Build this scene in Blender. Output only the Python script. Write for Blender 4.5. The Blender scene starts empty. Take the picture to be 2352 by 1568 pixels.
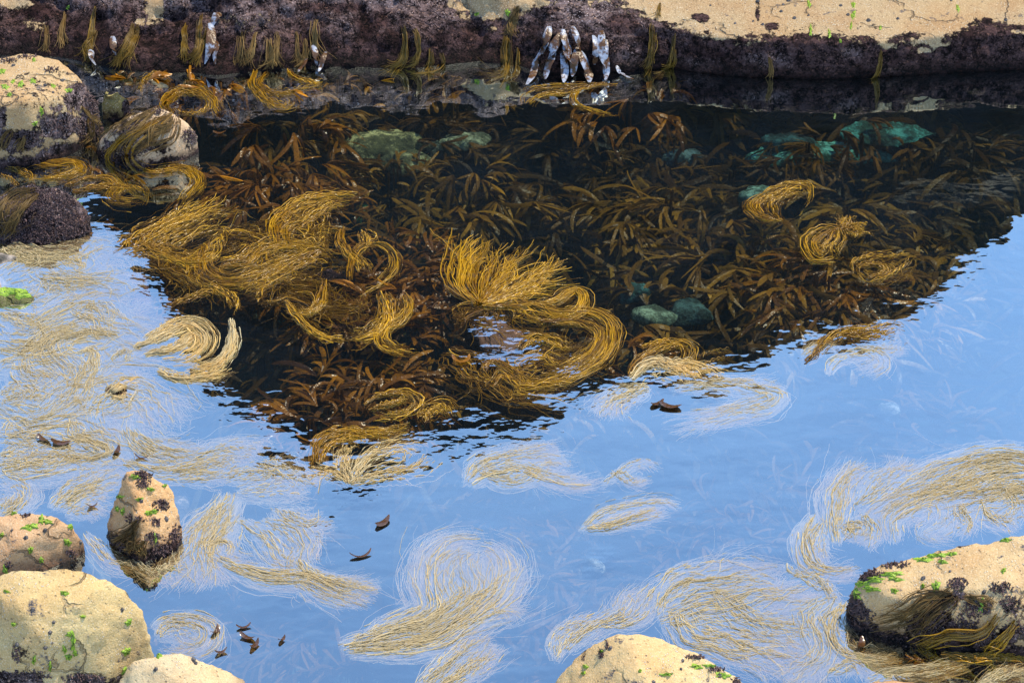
import bpy, bmesh, math
import numpy as np
from mathutils import Vector
from mathutils.bvhtree import BVHTree

S = bpy.context.scene
COL = S.collection
R = math.radians
rng = np.random.default_rng(7)

# ------------------------------------------------------------------ camera, sky, sun, exposure
CAM_H, PITCH, HFOV = 5.6, R(33.0), R(22.0)
cd = bpy.data.cameras.new('camera'); cam = bpy.data.objects.new('camera', cd); COL.objects.link(cam)
cam.location = (0, 0, CAM_H); cam.rotation_euler = (R(90) - PITCH, 0, 0)
cd.sensor_width = 36; cd.angle = HFOV; cd.clip_start = 0.1; cd.clip_end = 500
S.camera = cam
SUN_EL, SUN_AZ = R(66), R(64)
w = bpy.data.worlds.new('World'); S.world = w; w.use_nodes = True
nt = w.node_tree; nt.nodes.clear()
sky = nt.nodes.new('ShaderNodeTexSky'); sky.sky_type = 'NISHITA'; sky.sun_disc = False
sky.sun_elevation = SUN_EL; sky.sun_rotation = SUN_AZ; sky.air_density = 1.0; sky.dust_density = 0.0; sky.ozone_density = 2.6
bg = nt.nodes.new('ShaderNodeBackground'); bg.inputs['Strength'].default_value = 0.15
wo = nt.nodes.new('ShaderNodeOutputWorld')
tc = nt.nodes.new('ShaderNodeTexCoord'); cn = nt.nodes.new('ShaderNodeTexNoise'); cn.inputs['Scale'].default_value = 5.5; cn.inputs['Detail'].default_value = 5
cr_ = nt.nodes.new('ShaderNodeMapRange'); cr_.inputs[1].default_value = .42; cr_.inputs[2].default_value = .78; cr_.inputs[4].default_value = .11   # thin high haze
cm = nt.nodes.new('ShaderNodeMix'); cm.data_type = 'RGBA'; cm.inputs[7].default_value = (5.6, 7.6, 10.5, 1)
nt.links.new(tc.outputs['Generated'], cn.inputs['Vector']); nt.links.new(cn.outputs['Fac'], cr_.inputs[0]); nt.links.new(cr_.outputs[0], cm.inputs[0])
nt.links.new(sky.outputs[0], cm.inputs[6]); nt.links.new(cm.outputs[2], bg.inputs[0]); nt.links.new(bg.outputs[0], wo.inputs[0])
sd = bpy.data.lights.new('sun', 'SUN'); sun = bpy.data.objects.new('sun', sd); COL.objects.link(sun)
sd.energy = 3.0; sd.angle = R(0.5); sd.color = (1.0, 0.87, 0.64)
SV = Vector((math.sin(SUN_AZ) * math.cos(SUN_EL), math.cos(SUN_AZ) * math.cos(SUN_EL), math.sin(SUN_EL)))
sun.rotation_euler = (-SV).to_track_quat('-Z', 'Y').to_euler(); sun.location = (0, 0, 20)
S.view_settings.view_transform = 'Standard'; S.view_settings.look = 'None'
S.view_settings.exposure = 1.08; S.view_settings.gamma = 1
S.cycles.use_denoising = True
S.cycles.max_bounces = 8; S.cycles.transparent_max_bounces = 12; S.cycles.sample_clamp_indirect = 4

# ------------------------------------------------------------------ picture point <-> place
PW, PH = 2352.0, 1568.0
TX = math.tan(HFOV / 2); CP, SP = math.cos(PITCH), math.sin(PITCH)
def ray(px, py):
    px = np.asarray(px, float); py = np.asarray(py, float)
    X = (px / PW - .5) * 2 * TX; Y = -(py / PH - .5) * 2 * TX * PH / PW
    d = np.stack([X, CP + Y * SP, -SP + Y * CP], -1)
    return d / np.linalg.norm(d, axis=-1, keepdims=True)
def at(px, py, z=0.0):
    d = ray(px, py); s = (np.asarray(z, float) - CAM_H) / d[..., 2]
    return np.array([0, 0, CAM_H]) + d * s[..., None]
def proj(P):
    P = np.asarray(P, float); v = P - np.array([0, 0, CAM_H])
    f = v[..., 1] * CP - v[..., 2] * SP; u = v[..., 1] * SP + v[..., 2] * CP
    return (v[..., 0] / f / TX / 2 + .5) * PW, (.5 - u / f / TX / 2 * PW / PH) * PH

# ------------------------------------------------------------------ noise
_perm = np.random.default_rng(3).permutation(256); _perm = np.concatenate([_perm, _perm, _perm])
_grad = np.random.default_rng(4).normal(size=(256, 3)); _grad /= np.linalg.norm(_grad, axis=1)[:, None]
def noise(P):
    P = np.asarray(P, float); i = np.floor(P).astype(int); f = P - i
    u = f * f * f * (f * (f * 6 - 15) + 10); i &= 255; out = 0
    for a in (0, 1):
        for b in (0, 1):
            for c in (0, 1):
                h = _perm[_perm[_perm[i[..., 0] + a] + i[..., 1] + b] + i[..., 2] + c]
                g = (_grad[h] * (f - np.array([a, b, c]))).sum(-1)
                wx = u[..., 0] if a else 1 - u[..., 0]; wy = u[..., 1] if b else 1 - u[..., 1]; wz = u[..., 2] if c else 1 - u[..., 2]
                out = out + g * wx * wy * wz
    return out * 1.6
def fbm(P, o=4):
    s, a, t = 0, 1., 0
    for k in range(o):
        s = s + a * noise(np.asarray(P) * 2 ** k + 17.3 * k); t += a; a *= .5
    return s / t
def sstep(a, b, x):
    t = np.clip((x - a) / (b - a), 0, 1); return t * t * (3 - 2 * t)

# ------------------------------------------------------------------ meshes
def link(name, me, mats, parent=None):
    o = bpy.data.objects.new(name, me); COL.objects.link(o)
    for m in (mats if isinstance(mats, (list, tuple)) else [mats]): me.materials.append(m)
    if parent is not None: o.parent = parent
    return o
def mesh_np(name, V, Q, attrs=None, smooth=True):
    me = bpy.data.meshes.new(name); V = np.asarray(V, np.float32); Q = np.asarray(Q, np.int32)
    k = Q.shape[1]
    me.vertices.add(len(V)); me.vertices.foreach_set('co', V.ravel())
    me.loops.add(Q.size); me.loops.foreach_set('vertex_index', Q.ravel())
    me.polygons.add(len(Q)); me.polygons.foreach_set('loop_start', np.arange(0, Q.size, k, dtype=np.int32))
    me.polygons.foreach_set('loop_total', np.full(len(Q), k, np.int32))
    me.update(calc_edges=True)
    if smooth: me.polygons.foreach_set('use_smooth', np.ones(len(Q), bool))
    for n, v in (attrs or {}).items():
        a = me.attributes.new(n, 'FLOAT', 'POINT'); a.data.foreach_set('value', np.asarray(v, np.float32).ravel())
    me.validate(); return me
def grid_quads(n, m):
    a = np.arange(n * m).reshape(n, m)
    return np.stack([a[:-1, :-1], a[1:, :-1], a[1:, 1:], a[:-1, 1:]], -1).reshape(-1, 4)
def tag(o, label=None, cat=None, group=None, kind=None):
    if label: o['label'] = label
    if cat: o['category'] = cat
    if group: o['group'] = group
    if kind: o['kind'] = kind
    return o
def empty(name, loc):
    o = bpy.data.objects.new(name, None); COL.objects.link(o); o.location = loc; o.empty_display_size = .1
    return o

# ------------------------------------------------------------------ materials
def newmat(name):
    m = bpy.data.materials.new(name); m.use_nodes = True; n = m.node_tree; n.nodes.clear()
    return m, n
class NB:
    def __init__(s, n): s.n = n
    def add(s, t, **k):
        x = s.n.nodes.new(t)
        for a, v in k.items(): setattr(x, a, v)
        return x
    def put(s, sock, v):
        if isinstance(v, bpy.types.NodeSocket): s.n.links.new(v, sock)
        else: sock.default_value = v
    def noise(s, vec, scale, detail=3, rough=.55):
        x = s.add('ShaderNodeTexNoise'); s.put(x.inputs['Vector'], vec); x.inputs['Scale'].default_value = scale
        x.inputs['Detail'].default_value = detail; x.inputs['Roughness'].default_value = rough; return x.outputs['Fac']
    def vor(s, vec, scale, feature='F1', out='Distance'):
        x = s.add('ShaderNodeTexVoronoi'); x.feature = feature; s.put(x.inputs['Vector'], vec); x.inputs['Scale'].default_value = scale
        return x.outputs[out]
    def math(s, op, a, b=0.0, clamp=False):
        x = s.add('ShaderNodeMath', operation=op, use_clamp=clamp); s.put(x.inputs[0], a); s.put(x.inputs[1], b); return x.outputs[0]
    def ramp(s, v, lo, hi):
        x = s.add('ShaderNodeMapRange'); x.interpolation_type = 'SMOOTHSTEP'; s.put(x.inputs[0], v)
        s.put(x.inputs[1], lo); s.put(x.inputs[2], hi); return x.outputs[0]
    def mix(s, f, a, b, mode='MIX'):
        x = s.add('ShaderNodeMix', data_type='RGBA', blend_type=mode); s.put(x.inputs[0], f)
        for i, v in ((6, a), (7, b)):
            if isinstance(v, tuple): v = (*v, 1) if len(v) == 3 else v
            s.put(x.inputs[i], v)
        return x.outputs[2]
    def attr(s, name, out='Fac'):
        x = s.add('ShaderNodeAttribute', attribute_name=name); return x.outputs[out]
    def bump(s, h, dist, strength=1.0, nrm=None):
        x = s.add('ShaderNodeBump'); s.put(x.inputs['Height'], h); x.inputs['Distance'].default_value = dist
        s.put(x.inputs['Strength'], strength)
        if nrm is not None: s.put(x.inputs['Normal'], nrm)
        return x.outputs[0]
    def bsdf(s, color, rough=.8, normal=None, **k):
        x = s.add('ShaderNodeBsdfPrincipled'); s.put(x.inputs['Base Color'], color if not isinstance(color, tuple) else (*color, 1))
        s.put(x.inputs['Roughness'], rough)
        if normal is not None: s.put(x.inputs['Normal'], normal)
        for a, v in k.items(): s.put(x.inputs[a.replace('_', ' ')], v)
        return x.outputs[0]
    def out(s, sh, vol=None):
        x = s.add('ShaderNodeOutputMaterial'); s.n.links.new(sh, x.inputs[0])
        if vol is not None: s.n.links.new(vol, x.inputs['Volume'])

def rock_material():
    m, n = newmat('sandstone'); b = NB(n)
    pos = b.add('ShaderNodeNewGeometry').outputs['Position']
    z = b.add('ShaderNodeSeparateXYZ'); b.put(z.inputs[0], pos); z = z.outputs[2]
    col = b.add('ShaderNodeObjectInfo').outputs['Color']
    big = b.noise(pos, 7, 4); mid = b.noise(pos, 38, 4, .65); fine = b.noise(pos, 190, 3, .7)
    c = b.mix(b.ramp(big, .35, .7), col, b.mix(1.0, col, (.90, .80, .72), 'MULTIPLY'))
    c = b.mix(b.math('MULTIPLY', b.ramp(mid, .52, .7), .38), c, b.mix(1.0, col, (.60, .50, .44), 'MULTIPLY'))
    c = b.mix(b.math('MULTIPLY', b.ramp(fine, .56, .72), .55), c, (.16, .11, .07))
    c = b.mix(b.math('MULTIPLY', b.ramp(fine, .46, .34), .6), c, (.70, .58, .42))
    wp = b.add('ShaderNodeVectorMath', operation='ADD'); b.put(wp.inputs[0], pos)
    wn = b.add('ShaderNodeTexNoise'); b.put(wn.inputs['Vector'], pos); wn.inputs['Scale'].default_value = 6; wn.inputs['Detail'].default_value = 4
    ws = b.add('ShaderNodeVectorMath', operation='SCALE'); b.put(ws.inputs[0], wn.outputs['Color']); ws.inputs['Scale'].default_value = .22; b.put(wp.inputs[1], ws.outputs[0])
    cr = b.vor(wp.outputs[0], 3.2, 'DISTANCE_TO_EDGE'); crk = b.math('MULTIPLY', b.ramp(cr, .022, .004), b.ramp(b.noise(pos, 4, 2), .46, .56))
    c = b.mix(b.math('MULTIPLY', crk, .5), c, (.07, .045, .03))
    tone = b.noise(pos, 2.6, 3); c = b.mix(b.ramp(tone, .38, .66), c, b.mix(1.0, c, (1.0, .94, .86), 'MULTIPLY'))
    pit = b.ramp(b.vor(pos, 52), .24, .10); c = b.mix(b.math('MULTIPLY', pit, b.math('MULTIPLY', b.ramp(big, .52, .6), .6)), c, (.10, .07, .05))
    # barnacles: small pale caps in patches
    bv = b.vor(pos, 85); bm = b.math('MULTIPLY', b.ramp(bv, .30, .20), b.ramp(b.noise(pos, 11, 2), .48, .62))
    c = b.mix(b.math('MULTIPLY', bm, .8), c, (.62, .55, .44))
    # dark crust of encrusting and tufted algae
    alg = b.attr('alg'); an = b.noise(pos, 46, 5, .72); an2 = b.noise(pos, 15, 3)
    mk = b.ramp(b.math('ADD', alg, b.math('MULTIPLY', b.math('SUBTRACT', an, .5), 1.7)), .40, .58)
    ac = b.mix(b.ramp(b.math('ADD', b.math('MULTIPLY', b.noise(pos, 24, 4, .7), .6), b.math('MULTIPLY', b.noise(pos, 95, 3, .7), .4)), .42, .60), (.006, .003, .005), (.205, .15, .152))
    ac = b.mix(b.math('MULTIPLY', b.ramp(b.noise(pos, 60, 4, .7), .55, .68), b.ramp(an2, .42, .58)), ac, (.42, .28, .22))
    ac = b.mix(b.math('MULTIPLY', b.ramp(b.noise(pos, 105, 3, .75), .58, .66), b.math('SUBTRACT', 1.0, b.math('MULTIPLY', b.attr('crust_shade'), .6))), ac, (.56, .46, .47))
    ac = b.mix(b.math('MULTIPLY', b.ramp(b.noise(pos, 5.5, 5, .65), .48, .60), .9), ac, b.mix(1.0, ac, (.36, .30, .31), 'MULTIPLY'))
    ac = b.mix(b.attr('crust_shade'), ac, b.mix(1.0, ac, (.30, .21, .21), 'MULTIPLY'))  # darker crust, with painted shade at the waterline and in blotches
    ac = b.mix(b.ramp(z, .015, -.05), ac, (.010, .009, .008))
    c = b.mix(mk, c, ac)
    # blue black lichen smears
    lk = b.math('MULTIPLY', b.ramp(b.noise(pos, 13.5, 3, .6), .62, .68), b.ramp(fine, .62, .45))
    c = b.mix(b.math('MULTIPLY', lk, b.math('SUBTRACT', 1.0, mk)), c, (.06, .06, .075))
    # wet rim just above the water and slime under it
    wet = b.ramp(b.math('ADD', z, b.math('MULTIPLY', big, .07)), .12, .045)
    c = b.mix(wet, c, b.mix(1.0, c, (.34, .27, .25), 'MULTIPLY'))
    rough = b.math('SUBTRACT', .85, b.math('MULTIPLY', wet, .40))
    h = b.math('ADD', b.math('MULTIPLY', fine, .0026), b.math('MULTIPLY', mid, .007))
    h = b.math('ADD', h, b.math('MULTIPLY', mk, b.math('MULTIPLY', an, .018)))
    h = b.math('ADD', h, b.math('MULTIPLY', bm, .003))
    h = b.math('SUBTRACT', h, b.math('ADD', b.math('MULTIPLY', crk, .012), b.math('MULTIPLY', pit, .003)))
    b.out(b.bsdf(c, rough, b.bump(h, 1.0), Specular_IOR_Level=b.math('SUBTRACT', .4, b.math('MULTIPLY', mk, .28))))
    return m
def cliff_material():
    m, n = newmat('dark_cliff_rock'); b = NB(n)
    pos = b.add('ShaderNodeNewGeometry').outputs['Position']
    a = b.noise(pos, 3, 5, .6); f = b.noise(pos, 30, 4, .7)
    c = b.mix(b.ramp(a, .4, .65), (.009, .008, .008), (.022, .018, .017))
    c = b.mix(b.ramp(f, .6, .75), c, (.04, .034, .028))
    b.out(b.bsdf(c, .8, b.bump(b.math('ADD', b.math('MULTIPLY', a, .08), b.math('MULTIPLY', f, .02)), 1.0), Specular_IOR_Level=.2))
    return m
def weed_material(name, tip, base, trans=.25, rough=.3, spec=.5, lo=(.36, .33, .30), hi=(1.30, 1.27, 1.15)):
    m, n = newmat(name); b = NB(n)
    t = b.attr('tint'); own_tone = b.attr('shade')  # random tone of each strand
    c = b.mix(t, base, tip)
    c = b.mix(1.0, c, b.mix(own_tone, lo, hi), 'MULTIPLY')
    p = b.bsdf(c, rough, Specular_IOR_Level=spec)
    tr = b.add('ShaderNodeBsdfTranslucent'); b.put(tr.inputs[0], c)
    mx = b.add('ShaderNodeMixShader'); mx.inputs[0].default_value = trans
    n.links.new(p, mx.inputs[1]); n.links.new(tr.outputs[0], mx.inputs[2]); b.out(mx.outputs[0])
    return m
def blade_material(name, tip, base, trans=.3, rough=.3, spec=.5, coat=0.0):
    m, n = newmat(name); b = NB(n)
    t = b.attr('tint'); own_tone = b.attr('shade')  # random tone of each blade
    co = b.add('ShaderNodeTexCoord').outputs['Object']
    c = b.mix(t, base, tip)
    c = b.mix(1.0, c, b.mix(own_tone, (.20, .18, .17), (1.35, 1.3, 1.15)), 'MULTIPLY')
    c = b.mix(b.math('MULTIPLY', b.ramp(b.noise(co, 60, 3, .6), .5, .7), .5), c, b.mix(1.0, c, (.5, .45, .4), 'MULTIPLY'))
    p = b.bsdf(c, rough, b.bump(b.noise(co, 45, 2), .006), Specular_IOR_Level=spec, Coat_Weight=coat, Coat_IOR=1.75, Coat_Roughness=.42)
    tr = b.add('ShaderNodeBsdfTranslucent'); b.put(tr.inputs[0], c)
    mx = b.add('ShaderNodeMixShader'); mx.inputs[0].default_value = trans
    n.links.new(p, mx.inputs[1]); n.links.new(tr.outputs[0], mx.inputs[2]); b.out(mx.outputs[0])
    return m
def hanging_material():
    m, n = newmat('sheen_painted_kelp'); b = NB(n); co = b.add('ShaderNodeTexCoord').outputs['Object']
    c = b.mix(b.ramp(b.noise(co, 20, 3, .6), .46, .60), (.075, .034, .012), (.27, .31, .40))  # blue-grey patches are a sky sheen put into the base colour
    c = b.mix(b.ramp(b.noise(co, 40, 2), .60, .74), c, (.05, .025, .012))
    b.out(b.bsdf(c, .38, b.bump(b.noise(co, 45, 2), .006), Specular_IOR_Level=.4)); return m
def water_material():
    m, n = newmat('sea_water'); b = NB(n)
    pos = b.add('ShaderNodeNewGeometry').outputs['Position']
    mp = b.add('ShaderNodeMapping'); b.put(mp.inputs[0], pos); mp.inputs['Scale'].default_value = (.75, 1.0, 1.0)
    pv = mp.outputs[0]; rip = b.attr('rip')
    swell = b.math('MULTIPLY', b.noise(pv, 4.5, 2, .5), .0032)
    chop = b.math('MULTIPLY', b.noise(pv, 13, 2, .45), .00085)
    fine = b.math('MULTIPLY', b.math('MULTIPLY', b.noise(pv, 19, 2, .45), .0090), rip)
    h = b.math('ADD', b.math('ADD', swell, chop), fine)
    nr = b.bump(h, 1.0)
    gl = b.add('ShaderNodeBsdfGlossy'); gl.inputs['Roughness'].default_value = 0.0; b.put(gl.inputs['Normal'], nr)
    gl.inputs['Color'].default_value = (.84, .97, 1, 1)
    tr = b.add('ShaderNodeBsdfTransparent')
    lw = b.add('ShaderNodeLayerWeight'); lw.inputs['Blend'].default_value = .5; b.put(lw.inputs['Normal'], nr)
    f = b.math('ADD', b.math('MULTIPLY', lw.outputs['Facing'], WATER_K), .15, True)
    mx = b.add('ShaderNodeMixShader'); b.put(mx.inputs[0], f)
    n.links.new(tr.outputs[0], mx.inputs[1]); n.links.new(gl.outputs[0], mx.inputs[2])
    va = b.add('ShaderNodeVolumeAbsorption'); va.inputs['Color'].default_value = WATER_ABS; va.inputs['Density'].default_value = 1.0
    vs = b.add('ShaderNodeVolumeScatter'); vs.inputs['Color'].default_value = (.12, .50, .85, 1); vs.inputs['Density'].default_value = .055
    ad = b.add('ShaderNodeAddShader'); n.links.new(va.outputs[0], ad.inputs[0]); n.links.new(vs.outputs[0], ad.inputs[1])
    b.out(mx.outputs[0], ad.outputs[0])
    return m
WATER_K = .85
WATER_ABS = (.22, .60, .64, 1)
M_ROCK = rock_material(); M_CLIFF = cliff_material(); M_WATER = water_material()
def simple(name, fn):
    m, n = newmat(name); fn(NB(n)); return m
def _bed(b):
    pos = b.add('ShaderNodeNewGeometry').outputs['Position']
    c = b.mix(b.ramp(b.noise(pos, 3, 4), .4, .65), (.010, .011, .010), (.035, .036, .028))
    c = b.mix(b.ramp(b.noise(pos, 25, 4), .52, .7), c, (.06, .066, .05))
    pm = b.math('MULTIPLY', b.attr('pale'), b.ramp(b.noise(pos, 5, 5, .62), .42, .66))
    c = b.mix(pm, c, b.mix(b.noise(pos, 16, 3), (.40, .33, .30), (.62, .55, .48)))
    b.out(b.bsdf(c, .9, b.bump(b.noise(pos, 20, 4), .03)))
M_BED = simple('rubble_bed', _bed)
def _pale(b):
    pos = b.add('ShaderNodeNewGeometry').outputs['Position']; col = b.add('ShaderNodeObjectInfo').outputs['Color']
    c = b.mix(b.ramp(b.noise(pos, 7, 6, .72), .42, .56), b.mix(1.0, col, (.85, .85, .85), 'MULTIPLY'), b.mix(1.0, col, (.10, .11, .10), 'MULTIPLY'))
    c = b.mix(b.ramp(b.noise(pos, 26, 5, .75), .46, .60), c, b.mix(1.0, col, (.16, .17, .15), 'MULTIPLY'))
    b.out(b.bsdf(c, .9, b.bump(b.noise(pos, 45, 4), .02)))
M_PALE = simple('pale_sunken_stone', _pale)
def _lettuce(b):
    t = b.attr('tint'); pos = b.add('ShaderNodeNewGeometry').outputs['Position']
    c = b.mix(t, (.05, .15, .02), (.30, .46, .02))
    c = b.mix(b.ramp(b.noise(pos, 120, 2), .55, .7), c, (.03, .07, .02))
    b.out(b.bsdf(c, .45, b.bump(b.noise(pos, 160, 2), .004)))
M_GREEN = simple('green_sea_lettuce', _lettuce)
def _shell(b):
    pos = b.add('ShaderNodeNewGeometry').outputs['Position']
    c = b.mix(b.ramp(b.noise(pos, 140, 2), .45, .6), (.03, .028, .03), (.11, .10, .10))
    b.out(b.bsdf(c, .6))
M_SHELL = simple('limpet_shell', _shell)
def _turf(b):
    t = b.attr('tint')
    b.out(b.bsdf(b.mix(t, (.022, .014, .015), (.14, .085, .085)), .55))
M_TURF = simple('purple_turf_weed', _turf)
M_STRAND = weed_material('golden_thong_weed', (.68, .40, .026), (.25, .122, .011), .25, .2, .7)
M_PALEW = weed_material('sky_paled_thong_weed', (.95, .74, .34), (.80, .72, .52), .55, .45, .25, (.72, .70, .66), (1.12, 1.1, 1.05))  # golden weed whitened: the reflected sky's veil is put into the colour
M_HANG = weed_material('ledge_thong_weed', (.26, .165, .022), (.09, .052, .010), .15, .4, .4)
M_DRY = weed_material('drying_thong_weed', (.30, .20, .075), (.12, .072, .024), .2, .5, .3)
M_DEEP = blade_material('shaded_kelp', (.26, .13, .018), (.07, .034, .006), .3, .4, .2)  # darker copy of the brown kelp, shade at depth put into its colour
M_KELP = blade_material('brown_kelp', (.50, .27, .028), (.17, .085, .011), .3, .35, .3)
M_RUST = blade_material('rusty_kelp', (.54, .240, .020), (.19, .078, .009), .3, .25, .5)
M_SHEEN = hanging_material()
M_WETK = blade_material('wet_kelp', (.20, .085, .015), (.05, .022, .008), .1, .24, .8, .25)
# ------------------------------------------------------------------ the cliff above the far side (out of the picture, mirrored in the pool)
SHORE = np.array([(2700, 440), (2500, 455), (2352, 492), (2310, 512), (2320, 540), (2262, 572), (2236, 608), (2160, 640), (2140, 690), (2052, 735), (1960, 772),
    (1860, 790), (1764, 792), (1772, 834), (1690, 848), (1600, 862), (1510, 858), (1400, 872), (1335, 900), (1290, 942), (1235, 962), (1150, 978), (1060, 988),
    (1000, 1010), (960, 1040), (800, 1070), (700, 1066), (682, 1056), (662, 1004), (640, 984), (560, 956), (538, 926), (500, 900), (455, 874), (425, 806),
    (392, 706), (345, 622), (292, 560), (262, 505), (215, 478), (120, 470), (0, 455), (-200, 440), (-500, 430)], float)
CLIFF_Y = 12.6
G = at(SHORE[:, 0], SHORE[:, 1]); D = ray(SHORE[:, 0], SHORE[:, 1]) * np.array([1, 1, -1])
k = (CLIFF_Y - G[:, 1]) / D[:, 1]; RIDGE = G + D * k[:, None]
rx = np.maximum.accumulate(RIDGE[::-1, 0] + np.arange(len(RIDGE)) * 1e-4); rz = RIDGE[::-1, 2]
def build_cliff():
    xs = np.arange(-4.2, 4.2, .025); top = np.interp(xs, rx, rz)
    nf, nb = 70, 30; V = np.zeros((len(xs), nf + nb, 3))
    for j in range(nf):
        t = j / (nf - 1); z = -1.2 + (top + 1.2) * t
        V[:, j] = np.stack([xs, CLIFF_Y - .22 * (1 - t) + 0 * xs, z], -1)
    for j in range(nb):
        t = (j + 1) / nb
        V[:, nf + j] = np.stack([xs, CLIFF_Y + 3.0 * t + 0 * xs, top * (1 - .55 * t * t) - .06 * t], -1)
    P = V.reshape(-1, 3); edge = np.concatenate([sstep(1.0, .85, np.linspace(0, 1, nf)), np.full(nb, .15)])
    dy = fbm(P * np.array([1.1, 1.1, 1.5]), 5) * .28; e = np.tile(edge, len(xs))
    P[:, 1] -= dy * np.where(np.tile(np.arange(nf + nb) < nf, len(xs)), e, 0)
    P[:, 2] += np.where(np.tile(np.arange(nf + nb) >= nf, len(xs)), fbm(P * 2.2, 4) * .06, 0)
    o = link('cliff', mesh_np('cliff', P, grid_quads(len(xs), nf + nb)), M_CLIFF); tag(o, kind='structure')
build_cliff()

# ------------------------------------------------------------------ sea bed and water
def build_bed():
    xs = np.arange(-4.6, 4.6, .05); ys = np.arange(4.6, 13.0, .05)
    X, Y = np.meshgrid(xs, ys, indexing='ij'); P = np.stack([X, Y, 0 * X], -1).reshape(-1, 3)
    P[:, 2] = -1.0 + fbm(P * 1.3, 5) * .24 + .25 * sstep(-1.2, -2.4, P[:, 0])
    left = sstep(-.95, -1.7, P[:, 0]) * sstep(9.9, 9.3, P[:, 1]); near = sstep(8.1, 7.3, P[:, 1])
    P[:, 2] += left * .78 + near * .40 * (1 - left)
    o = link('seabed', mesh_np('seabed', P, grid_quads(len(xs), len(ys)), {'pale': np.clip(left + .55 * near, 0, 1)}), M_BED); tag(o, kind='structure')
build_bed()
RIPPLES = [  # px, py, radius in px, strength: spots where weed and rock just under the surface roughen it
    (1120, 740, 60, 1.3), (1180, 785, 75, 1.2), (1130, 800, 50, 1.0), (1080, 820, 60, .6), (760, 625, 60, .6), (920, 660, 60, .6), (230, 520, 45, .8), (330, 660, 70, .55), (400, 720, 60, .4),
    (500, 900, 60, .6), (560, 950, 60, .6), (1080, 1000, 110, .4), (1180, 1010, 90, .35), (1420, 900, 80, .4), (1540, 870, 70, .5), (1620, 900, 70, .4),
    (830, 1120, 70, .8), (740, 1220, 70, .5), (1350, 900, 80, .35), (1900, 760, 70, .3), (1960, 800, 60, .6), (2150, 690, 60, .25), (2230, 580, 50, .25),
    (600, 370, 70, .5), (340, 330, 60, .6), (960, 1000, 60, .4), (700, 980, 60, .3), (300, 900, 60, .4), (1370, 1290, 40, .5), (620, 1080, 60, .6), (1300, 830, 60, .4), (1420, 740, 30, .3)]
def build_water():
    xs = np.arange(-4.5, 4.5001, .03); ys = np.arange(5.0, 12.8, .03)
    X, Y = np.meshgrid(xs, ys, indexing='ij'); P = np.stack([X, Y, 0 * X], -1).reshape(-1, 3)
    rip = np.full(len(P), .012)
    for px, py, r, s in RIPPLES:
        c = at(px, py); q = at(px + r, py)[0] - c[0]
        d = np.hypot(P[:, 0] - c[0], (P[:, 1] - c[1]) * .8) / q
        rip = np.maximum(rip, (.6 if s < .9 else 1.0) * s * sstep(1.25, .2, d))
    n0 = len(P); nx, ny = len(xs), len(ys)
    Q = grid_quads(nx, ny)
    cor = [0, (nx - 1) * ny, nx * ny - 1, ny - 1]
    B = P[cor].copy(); B[:, 2] = -1.9
    P = np.concatenate([P, B]); rip = np.concatenate([rip, np.zeros(4)])
    b = [n0, n0 + 1, n0 + 2, n0 + 3]
    Q = np.concatenate([Q, [[b[0], b[3], b[2], b[1]]], [[cor[k], b[k], b[(k + 1) % 4], cor[(k + 1) % 4]] for k in range(4)]])
    o = link('water', mesh_np('water', P, Q, {'rip': rip}, smooth=False), M_WATER); tag(o, kind='structure')
build_water()

# ------------------------------------------------------------------ rocks
SURF = []   # (object, BVH) of every rock above the water, so that weed, limpets and lettuce can sit on them
def bvh_add(o):
    me = o.data; V = np.empty(len(me.vertices) * 3, np.float32); me.vertices.foreach_get('co', V)
    V = V.reshape(-1, 3) + np.array(o.location, np.float32)
    SURF.append((o, BVHTree.FromPolygons([tuple(v) for v in V], [tuple(p.vertices) for p in me.polygons])))
def hit(px, py):
    d = ray(px, py); best = None
    for o, t in SURF:
        h = t.ray_cast(Vector((0, 0, CAM_H)), Vector(d))
        if h[0] is not None and (best is None or h[3] < best[3]): best = (h[0], h[1], o, h[3])
    return best
def spots(P, lst):
    """strength of blotches given as (px, py, rx, ry, strength) at points P"""
    X, Y = proj(P); s = np.zeros(len(P))
    wob = .75 * fbm(P * 7.5 + 2, 3) + .45 * fbm(P * 24 + 6, 3)
    for px, py, a, b, k in lst:
        s = np.maximum(s, k * sstep(1.35, .45, np.hypot((X - px) / a, (Y - py) / b) + wob))
    return s
WL = np.array([(-400, 120), (0, 128), (130, 132), (230, 152), (300, 166), (420, 168), (500, 174), (560, 168), (700, 154), (780, 154), (870, 158), (950, 160), (1010, 152), (1100, 142), (1190, 152),
    (1260, 172), (1400, 168), (1480, 162), (1540, 158), (1600, 168), (1700, 178), (1800, 181), (1900, 184), (2000, 180), (2100, 174), (2200, 168), (2352, 162), (2800, 150)], float)
TANLINE = np.array([(-400, -900), (900, -900), (1000, -90), (1040, 22), (1110, 48), (1180, 40), (1240, 5), (1330, -10), (1420, 6), (1470, 34), (1540, 62),
    (1590, 70), (1650, 84), (1720, 90), (1780, 88), (1830, 68), (1900, 74), (1960, 78), (2030, 92), (2100, 86), (2150, 106), (2210, 76), (2270, 60), (2400, 58), (2800, 60)], float)
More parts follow.
